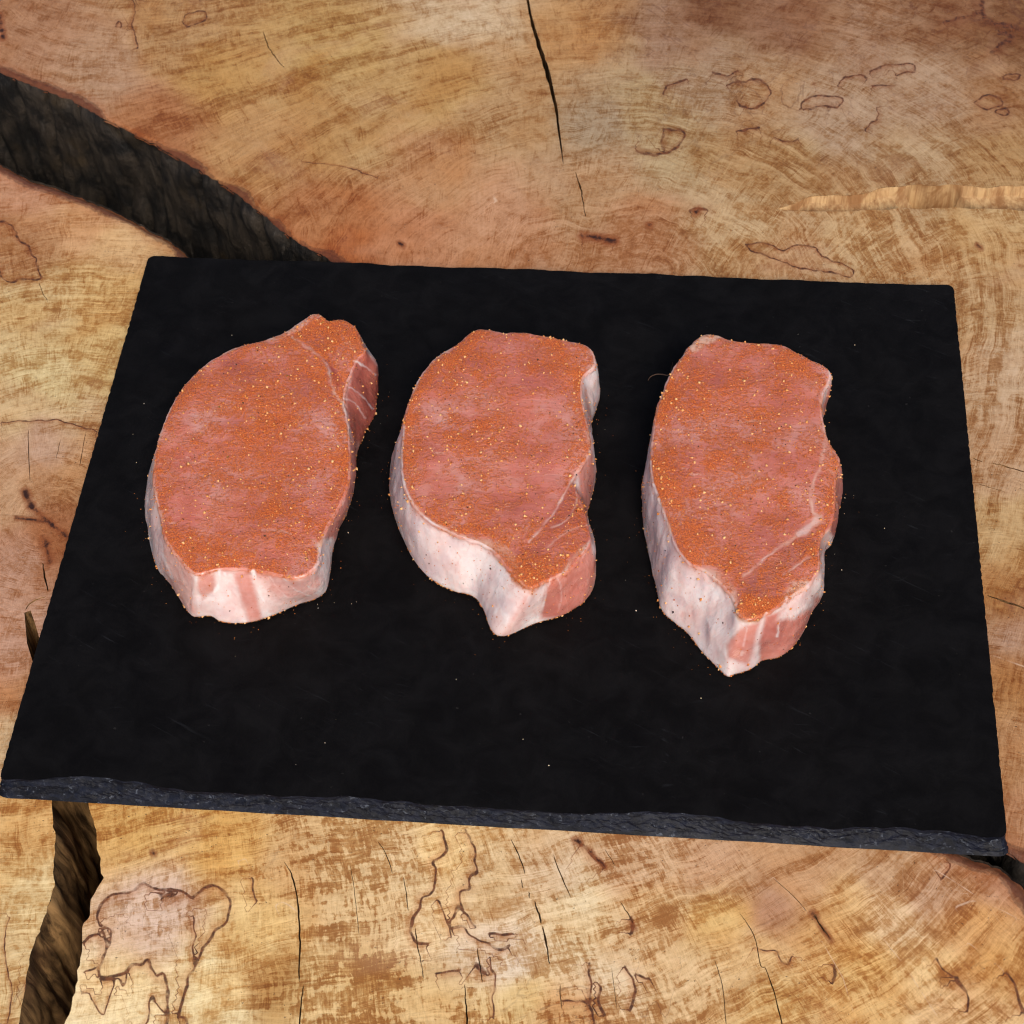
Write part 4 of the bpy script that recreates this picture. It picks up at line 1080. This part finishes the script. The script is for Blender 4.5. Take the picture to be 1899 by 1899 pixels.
FEAT3 = dict(
    h=.033, cen=(620, 730), side_fat=.85, side_tone=.22,
    polys=[
        ([(1068, 300), (1100, 330), (1075, 520), (1130, 700), (1135, 1000), (1085, 1190), (1070, 1080), (1080, 800), (1100, 720), (1040, 600), (1012, 450)], 8, .12, .6),
        ([(735, 1500), (800, 1480), (960, 1400), (1020, 1400), (970, 1500), (870, 1690), (790, 1735), (706, 1742), (703, 1640)], 10, .1, .42), ([(610, 1560), (705, 1530), (680, 1650), (645, 1745), (540, 1710), (533, 1640)], 10, .15, .36),
        ([(825, 1400), (860, 1335), (940, 1312), (975, 1380), (970, 1450), (880, 1510), (790, 1520)], 14, .72, .2), ([(990, 800), (1090, 780), (1085, 1080), (1020, 1100), (975, 980)], 10, .05, .58), ([(1020, 1090), (1060, 1050), (1050, 1160), (1010, 1180)], 8, .6, .3),
        ([(345, 138), (420, 76), (515, 88), (440, 135), (370, 170)], 8, .8, .1), ([(620, 1330), (760, 1210), (900, 1110), (1000, 1110), (1010, 1190), (830, 1300), (800, 1400), (640, 1440)], 20, .08, .66), ([(1035, 600), (1112, 712), (1092, 770), (1020, 760)], 10, .2, .5),
        ([(350, 1440), (400, 1480), (380, 1560), (330, 1500)], 30, .6, .5)],
    seams=[
        ([(1040, 600), (1020, 690), (1008, 760), (980, 800), (962, 900), (972, 970), (1000, 990)], 10, .65), ([(1010, 700), (1050, 770), (1090, 775)], 8, .5), ([(1005, 1000), (960, 1040), (900, 1085)], 22, .8), ([(900, 1085), (820, 1140), (740, 1195), (680, 1250), (620, 1300)], 8, .6),
        ([(1010, 1182), (920, 1222), (870, 1260), (820, 1290)], 6, .65), ([(735, 1480), (697, 1560), (688, 1650), (702, 1745)], 7, .95), ([(425, 1275), (500, 1300), (560, 1360), (580, 1430)], 26, .75), ([(150, 720), (162, 820), (192, 905), (224, 1000), (256, 1092), (292, 1172), (350, 1240)], 8, .8),
        ([(200, 400), (230, 320), (270, 240), (320, 180)], 8, .7), ([(1055, 260), (1050, 330), (1020, 380)], 12, .7), ([(600, 520), (700, 510), (780, 512)], 4, .35), ([(600, 1180), (680, 1182)], 4, .4), ([(530, 1640), (525, 1720), (530, 1810)], 5, .8), ([(640, 1560), (620, 1640), (600, 1720)], 5, .5), ([(840, 1400), (810, 1480), (790, 1600)], 6, .8), ([(940, 1330), (960, 1400), (900, 1480)], 8, .9), ([(960, 1330), (1000, 1340), (1005, 1400)], 7, .8), ([(200, 1200), (230, 1350), (300, 1480)], 10, 1.0)],
    rubs=[([(580, 1440), (640, 1400), (760, 1450), (690, 1520), (600, 1510)], 25, .75), ([(260, 1020), (420, 980), (620, 1240), (430, 1270), (340, 1220)], 50, .22)],
    pepper=[(270, 1480, .8, 3), (515, 1537, .7, 3), (228, 1170, .5, 3), (675, 387, 1.0, 2), (625, 735, .9, 2), (735, 745, .9, 2), (548, 455, .4, 0), (718, 927, .5, 0), (285, 743, .4, 0), (235, 492, .7, 2), (457, 436, .6, 2), (340, 295, .7, 2), (376, 845, .8, 2), (795, 652, .7, 2),
            (960, 657, .7, 2), (630, 1407, .8, 2), (640, 242, .6, 2), (812, 332, .6, 2), (430, 980, .6, 2), (215, 880, .35, 0), (600, 1310, .3, 0), (695, 135, .7, 2), (765, 160, .8, 2), (848, 1085, .6, 2), (705, 1105, .6, 2)])

GRAIN_RS = np.random.RandomState(21)
_oct = np.array([(1, 0, 0), (-1, 0, 0), (0, 1, 0), (0, -1, 0), (0, 0, 1), (0, 0, -1)], float)
_octf = np.array([(0, 2, 4), (2, 1, 4), (1, 3, 4), (3, 0, 4), (2, 0, 5), (1, 2, 5), (3, 1, 5), (0, 3, 5)])

def grains(name, P, N, size, mat, parent=None):
    """thousands of tiny irregular grains as one mesh"""
    n = len(P)
    rs = GRAIN_RS
    v = _oct[None] * rs.uniform(.6, 1.25, (n, 6, 1)) + rs.normal(0, .16, (n, 6, 3))
    q = rs.normal(size=(n, 4)); q /= np.linalg.norm(q, axis=1)[:, None]
    a, b, c, d = q.T
    Rm = np.stack([np.stack([a*a+b*b-c*c-d*d, 2*(b*c-a*d), 2*(b*d+a*c)], 1), np.stack([2*(b*c+a*d), a*a-b*b+c*c-d*d, 2*(c*d-a*b)], 1), np.stack([2*(b*d-a*c), 2*(c*d+a*b), a*a-b*b-c*c+d*d], 1)], 1)
    v = np.einsum('nij,nkj->nki', Rm, v) * size[:, None, None]
    V = v + (P + N * (size * .35)[:, None])[:, None, :]
    F = (_octf[None] + 6 * np.arange(n)[:, None, None]).reshape(-1, 3)
    return mesh_obj(name, V.reshape(-1, 3), F, mat, parent, smooth=False)

def build_steak(K, OUT, FT, label, seed):
    ox, oy, s = K
    h = FT['h']
    O = np.array([(a, b, np.nan if c is None else c, np.nan if c is None else d) for (a, b, c, *d) in [(q[0], q[1], q[2], q[3] if len(q) > 3 else None) for q in OUT] for d in [d[0] if d else None]], float)
    top = U(np.stack([ox + O[:, 0] / s, oy + O[:, 1] / s], 1), SLATE_Z + h)
    have = ~np.isnan(O[:, 2])
    off = np.zeros_like(top)
    off[have] = U(np.stack([ox + O[have, 2] / s, oy + O[have, 3] / s], 1), SLATE_Z) - top[have]
    # hidden stretches: an almost upright wall, easing into the measured offsets
    T = np.roll(top, -1, 0) - np.roll(top, 1, 0)
    T /= np.linalg.norm(T, axis=1)[:, None]
    Nn = np.stack([-T[:, 1], T[:, 0]], 1)
    off[~have] = -Nn[~have] * .0016
    m = len(top)
    for i in np.where(~have)[0]:
        for k in (1, 2):
            for sg in (-1, 1):
                j = (i + sg * k) % m
                if have[j]:
                    off[i] += (off[j] - off[i]) * (.45 if k == 1 else .15)
    bot = top + off
    C4 = smooth_curve(np.hstack([top, bot]), 24)
    C4 = resample(C4, .00058, True)
    for _ in range(3):
        C4 = np.stack([np.convolve(np.concatenate([C4[-2:, a], C4[:, a], C4[:2, a]]), np.ones(5) / 5, 'valid') for a in range(4)], 1)
    Tc, Bc = C4[:, :2], C4[:, 2:]
    n = len(Tc)
    T = np.roll(Tc, -3, 0) - np.roll(Tc, 3, 0)
    T /= np.linalg.norm(T, axis=1)[:, None] + 1e-9
    N = np.stack([-T[:, 1], T[:, 0]], 1)
    k_ = np.ones(25) / 25
    for _ in range(2):
        N = np.stack([np.convolve(np.concatenate([N[-12:, a], N[:, a], N[:12, a]]), k_, 'valid') for a in (0, 1)], 1)
    N /= np.linalg.norm(N, axis=1)[:, None] + 1e-9
    cen2 = U([(ox + FT['cen'][0] / s, oy + FT['cen'][1] / s)], SLATE_Z + h)[0]
    re = .0016
    SR, AR, TR = 46, 7, 120
    V, role = [], []
    sarc = np.arange(n) * .00058
    for k in range(SR):
        a = k / SR
        XY = Bc * (1 - a) + Tc * a
        bl = .0012 * 4 * a * (1 - a) + .0018 * math.sin(math.pi * a) * noise(np.column_stack([sarc * 75, np.full(n, a * 1.5 + seed), np.full(n, .5)]))
        bl = bl - .0020 * max(0, 1 - a / .10) ** 2
        bl = bl + .0004 * fbm(np.column_stack([sarc * 200, np.full(n, a * 4), np.full(n, seed)]), 2)
        V.append(np.column_stack([XY + N * bl[:, None], np.full(n, (h - re) * a)]))
        role.append(np.full(n, a * .8))
    for k in range(AR):
        ph = math.pi / 2 * k / AR
        jag = .0007 * fbm(np.column_stack([sarc * 260, np.full(n, seed), np.full(n, 3.0)]), 2)
        XY = Tc - N * (re * (1 - math.cos(ph)) + jag[:, None] * math.cos(ph))
        V.append(np.column_stack([XY, np.full(n, h - re + re * math.sin(ph))]))
        role.append(np.full(n, .8 + .2 * k / AR))
    Ti = Tc - N * re
    for k in range(TR):
        q = 1 - k / TR
        XY = cen2 + q * (Ti - cen2)
        # soften the outline towards the middle
        zz = h + .0011 * (1 - q ** 6) + np.zeros(n)
        V.append(np.column_stack([XY, zz]))
        role.append(np.full(n, 1 + (1 - q)))
    V = np.vstack(V + [np.array([[cen2[0], cen2[1], h + .0011]])])
    role = np.concatenate(role + [[2.0]])
    rows = SR + AR + TR
    i = np.arange(n); j = (i + 1) % n
    F = np.vstack([np.stack([k * n + i, (k + 1) * n + i, (k + 1) * n + j, k * n + j], 1) for k in range(rows - 1)])
    # photo position of every vertex on the real surface
    Vw = V + np.array([0, 0, SLATE_Z])
    ist = role >= 1.0
    V[:, 2] += np.where(ist, 1, 0) * sstep(1.0, 1.08, role) * (.0013 * noise(np.column_stack([V[:, :2] * 38, np.full(len(V), seed)])) + .0004 * noise(np.column_stack([V[:, :2] * 130, np.full(len(V), seed)])))
    pc = (PXY(Vw) - np.array([ox, oy])) * s
    # normals for facing test
    nv = np.zeros_like(V)
    fn = np.cross(V[F[:, 1]] - V[F[:, 0]], V[F[:, 3]] - V[F[:, 0]])
    for c_ in range(4):
        np.add.at(nv, F[:, c_], fn)
    nv /= np.linalg.norm(nv, axis=1)[:, None] + 1e-12
    if nv[role > 1.2][:, 2].mean() < 0:
        F = F[:, ::-1]; nv = -nv
    view = CAM_LOC - Vw
    facing = (nv * view).sum(1) / np.linalg.norm(view, axis=1) > -.02
    side = sstep(.90, .72, role + .10 * noise(Vw * 140 + 3))
    fat = side * FT['side_fat']
    rimn = noise(np.column_stack([Vw[:, :2] * 120, np.full(len(V), seed + 2)]))
    rim2 = noise(Vw * 170 + 31)
    fat = np.maximum(fat, sstep(.86, .95, role) * sstep(1.012, 1.0, role) * (.02 + .9 * rimn))
    tone = np.where(role < .95, FT['side_tone'], .44) + .10 * noise(np.column_stack([Vw[:, :2] * 55, np.full(len(V), seed + 4)]))
    for poly, soft, fv, tv in FT['polys']:
        b0, b1 = np.min(poly, 0) - soft * 2, np.max(poly, 0) + soft * 2
        mk = facing & np.all((pc > b0) & (pc < b1), axis=1)
        w_ = poly_mask(pc[mk] + 16 * np.stack([rimn[mk], rim2[mk]], 1), poly, soft * 1.4)
        fat[mk] += (fv - fat[mk]) * w_
        tone[mk] += (tv - tone[mk]) * w_
    wob = np.stack([noise(Vw * 300), noise(Vw * 300 + 9)], 1) * 9
    for line, hw, fv in FT['seams']:
        b0, b1 = np.min(line, 0) - hw * 3 - 10, np.max(line, 0) + hw * 3 + 10
        mk = facing & np.all((pc > b0) & (pc < b1), axis=1)
        L = np.vstack([smooth_curve(line, 4, closed=False), [line[-1]]]) if len(line) > 2 else line
        dd = seg_dist(pc[mk] + wob[mk], L)
        w_ = sstep(hw * 1.45, hw * .2, dd * (1.1 + 1.3 * rim2[mk])) * np.clip(.75 + 1.1 * noise(Vw[mk] * 110 + 5), .15, 1)
        fat[mk] = np.maximum(fat[mk], fv * w_)
        V[np.where(mk)[0], 2] -= .00025 * sstep(hw * 2, 0, dd) * (role[mk] > 1)
    seamw = np.zeros(len(V))
    for line, hw, fv in FT['seams']:
        L = np.vstack([smooth_curve(line, 4, closed=False), [line[-1]]]) if len(line) > 2 else line
        mk = facing & np.all((pc > np.min(line, 0) - 40) & (pc < np.max(line, 0) + 40), axis=1)
        seamw[mk] = np.maximum(seamw[mk], sstep(hw * 1.8, hw * .6, seg_dist(pc[mk] + wob[mk], L)) * min(1, fv * 1.3))
    low = noise(np.column_stack([Vw[:, :2] * 30, np.full(len(V), seed + 6)]))
    rub = np.where(role >= .97, .66 + .42 * low + .22 * noise(np.column_stack([Vw[:, :2] * 95, np.full(len(V), seed)])) + .14 * sstep(1.22, 1.0, role), 0)
    rub = np.maximum(rub, sstep(.66, .92, role) * (.55 + .45 * rimn) * (role < .97))
    rub = np.maximum(rub, sstep(.07, .0, role) * .5)
    rub = np.maximum(rub, (role < .8) * (.10 + .16 * np.maximum(rimn, 0)))
    rub = rub * np.where(fat > .5, .85, 1)
    for poly, soft, add in FT['rubs']:
        rub = rub + add * poly_mask(pc, poly, soft) * facing
    rub = np.clip(rub * (1 - .42 * seamw), 0, 1.15)
    base = np.array([cen2[0], cen2[1], SLATE_Z])
    root = empty('pork_steak', base)
    tag(root, label, 'pork steak', 'seasoned pork steaks on the slate')
    Vl = V - np.array([cen2[0], cen2[1], 0])
    # split into the lean eye with its muscles and the outer fat and side
    fc = (fat[F].mean(1) > .5) & (role[F].mean(1) < 1.0)
    for nm, sel in (('lean_meat', ~fc), ('fat_rim', fc)):
        Fs = F[sel]
        if nm == 'lean_meat':
            lastring = (rows - 1) * n
            fan = np.stack([lastring + i, np.full(n, len(V) - 1), lastring + j], 1)
            u = np.unique(np.concatenate([Fs.ravel(), fan.ravel()]))
        else:
            u = np.unique(Fs)
        mp = np.full(len(V), -1); mp[u] = np.arange(len(u))
        if nm == 'lean_meat':
            faces = [tuple(f) for f in mp[Fs].tolist()] + [tuple(f) for f in mp[fan].tolist()]
        else:
            faces = mp[Fs]
        o = mesh_obj(nm, Vl[u], faces, M_MEAT, root, attrs={'fat': fat[u], 'tone': tone[u], 'rub': rub[u]})
        nn = nv[u].copy()
        o.data.normals_split_custom_set_from_vertices(nn.tolist())
    # grains of seasoning
    rs = GRAIN_RS
    tri = F
    area = np.linalg.norm(np.cross(Vl[tri[:, 1]] - Vl[tri[:, 0]], Vl[tri[:, 3]] - Vl[tri[:, 0]]), axis=1)
    fr, ft_, fro = rub[tri].mean(1), fat[tri].mean(1), role[tri].mean(1)
    clump = noise(np.column_stack([Vw[tri[:, 0]][:, :2] * 70, np.full(len(tri), seed + 1)]))
    dens = area * np.where(fro > .97, np.clip(fr, 0, 1.2) ** 2 * (1 + 1.3 * np.clip(clump, -.5, .7)), np.where(fro > .66, .9 * fr, np.where(fro < .06, 2.2, .05)))
    dens = np.clip(dens, 0, None); dens /= dens.sum()
    def scatter(name, cnt, lo, hi, mat, pw=2.2):
        ix = rs.choice(len(tri), cnt, p=dens)
        uu = rs.uniform(0, 1, (cnt, 2))
        a, b, d = Vl[tri[ix, 0]], Vl[tri[ix, 1]], Vl[tri[ix, 3]]
        P = a + (b - a) * uu[:, :1] + (d - a) * uu[:, 1:]
        sz = lo + (hi - lo) * rs.uniform(0, 1, cnt) ** pw
        o = grains(name, P, nv[tri[ix, 0]], sz, mat, root)
        tag(o, kind='stuff')
    scatter('paprika_grains', 5200, .00010, .00042, M_ORANGE)
    scatter('golden_spice_grains', 1600, .00015, .00082, M_GOLD, 3.2)
    scatter('pepper_grains', 420, .00010, .00040, M_PEPPER, 2.4)
    # single larger pieces that can be picked out
    surf = np.where(facing)[0]
    groups = {}
    for (x, y, sz, kind) in FT['pepper']:
        d = (pc[surf, 0] - x) ** 2 + (pc[surf, 1] - y) ** 2
        v = surf[np.argmin(d)]
        groups.setdefault(kind, []).append((Vl[v], nv[v], sz))
    for kind, L in groups.items():
        mat = {0: M_PEPPER, 1: M_BROWN, 2: M_GOLD, 3: M_PURPLE}[kind]
        for (p, nn, sz) in L:
            o = grains({0: 'peppercorn_piece', 1: 'seed_piece', 2: 'spice_flake', 3: 'peppercorn_piece'}[kind], np.array([p]), np.array([nn]), np.array([sz * .00075]), mat, root)
    BASES.append(np.hstack([Bc, N]))
    return root
BASES = []
M_BROWN = make_grain('seed', (122, 84, 30), (160, 116, 50))
M_PURPLE = make_grain('dark_peppercorn', (48, 30, 40), (70, 44, 50))
build_steak(K1, OUT1, FEAT1, 'leftmost raw pork steak, tilted, with a red striped lobe at its upper right', 1.5)
build_steak(K2, OUT2, FEAT2, 'middle raw pork steak with a thick white fat edge ending in a pointed tip', 5.5)
build_steak(K3, OUT3, FEAT3, 'rightmost raw pork steak, tallest, with a broad white fat flank', 9.5)

# ------------------------------------------------------------------ crumbs that fell on the slate
rs = np.random.RandomState(5)
cr = crop([(1185, 1280), (1110, 1660), (1230, 1655), (1020, 1668), (80, 580), (38, 900), (20, 745)], *K1) + crop([(1128, 985), (1080, 1188), (1115, 1268), (78, 1472), (1130, 905), (1175, 892)], *K3) + \
     [(970, 1371), (1180, 1133), (1300, 1295), (652, 1120), (590, 1128), (1018, 1420), (430, 622), (846, 1260), (1585, 640), (1640, 980), (1110, 742), (1108, 750), (1102, 770), (1480, 620)]
cr += [(rs.uniform(330, 1650), rs.uniform(560, 1450)) for _ in range(14)]
cp = np.column_stack([U(cr, SLATE_Z), np.full(len(cr), SLATE_Z)])
cs = np.concatenate([rs.uniform(.00018, .0004, len(cr) - 14), rs.uniform(.00010, .00020, 14)])
co = grains('spice_crumbs', cp, np.tile([0, 0, 1.0], (len(cr), 1)), cs, M_CRUMB)
tag(co, 'pale spice crumbs scattered over the black slate', 'crumbs', kind='stuff')

# ------------------------------------------------------------------ the thin fibre beside the right-hand steak
fp = U(crop([(140, 318), (155, 298), (185, 288), (215, 292), (245, 305), (262, 268)], *K3), SLATE_Z)
fp = np.column_stack([fp, SLATE_Z + np.array([.0006, .0006, .0008, .0012, .003, .006])])
fc = np.vstack([smooth_curve(fp, 6, closed=False), fp[-1:]])
ang = np.linspace(0, 2 * math.pi, 6, endpoint=False)
fv = np.vstack([c + .00022 * np.column_stack([np.zeros(6), np.cos(ang), np.sin(ang)]) for c in fc])
ff = [(k * 6 + a, k * 6 + (a + 1) % 6, (k + 1) * 6 + (a + 1) % 6, (k + 1) * 6 + a) for k in range(len(fc) - 1) for a in range(6)]
fo_ = mesh_obj('meat_fibre', fv, ff, M_FIBRE)
tag(fo_, 'thin brown fibre curling from the left side of the right-hand steak', 'fibre')

# ------------------------------------------------------------------ fallen rub close to the steaks
rp = []
for B in BASES:
    k = rs.randint(0, len(B), 90)
    dist = .0008 + rs.exponential(.0022, 90)
    rp.append(np.column_stack([B[k, :2] + B[k, 2:] * dist[:, None], np.full(90, SLATE_Z)]))
rp = np.vstack(rp)
ro = grains('rub_crumbs', rp, np.tile([0, 0, 1.0], (len(rp), 1)), rs.uniform(.00008, .00026, len(rp)), M_ORANGE)
tag(ro, 'orange specks of rub fallen onto the slate close around the steaks', 'crumbs', kind='stuff')
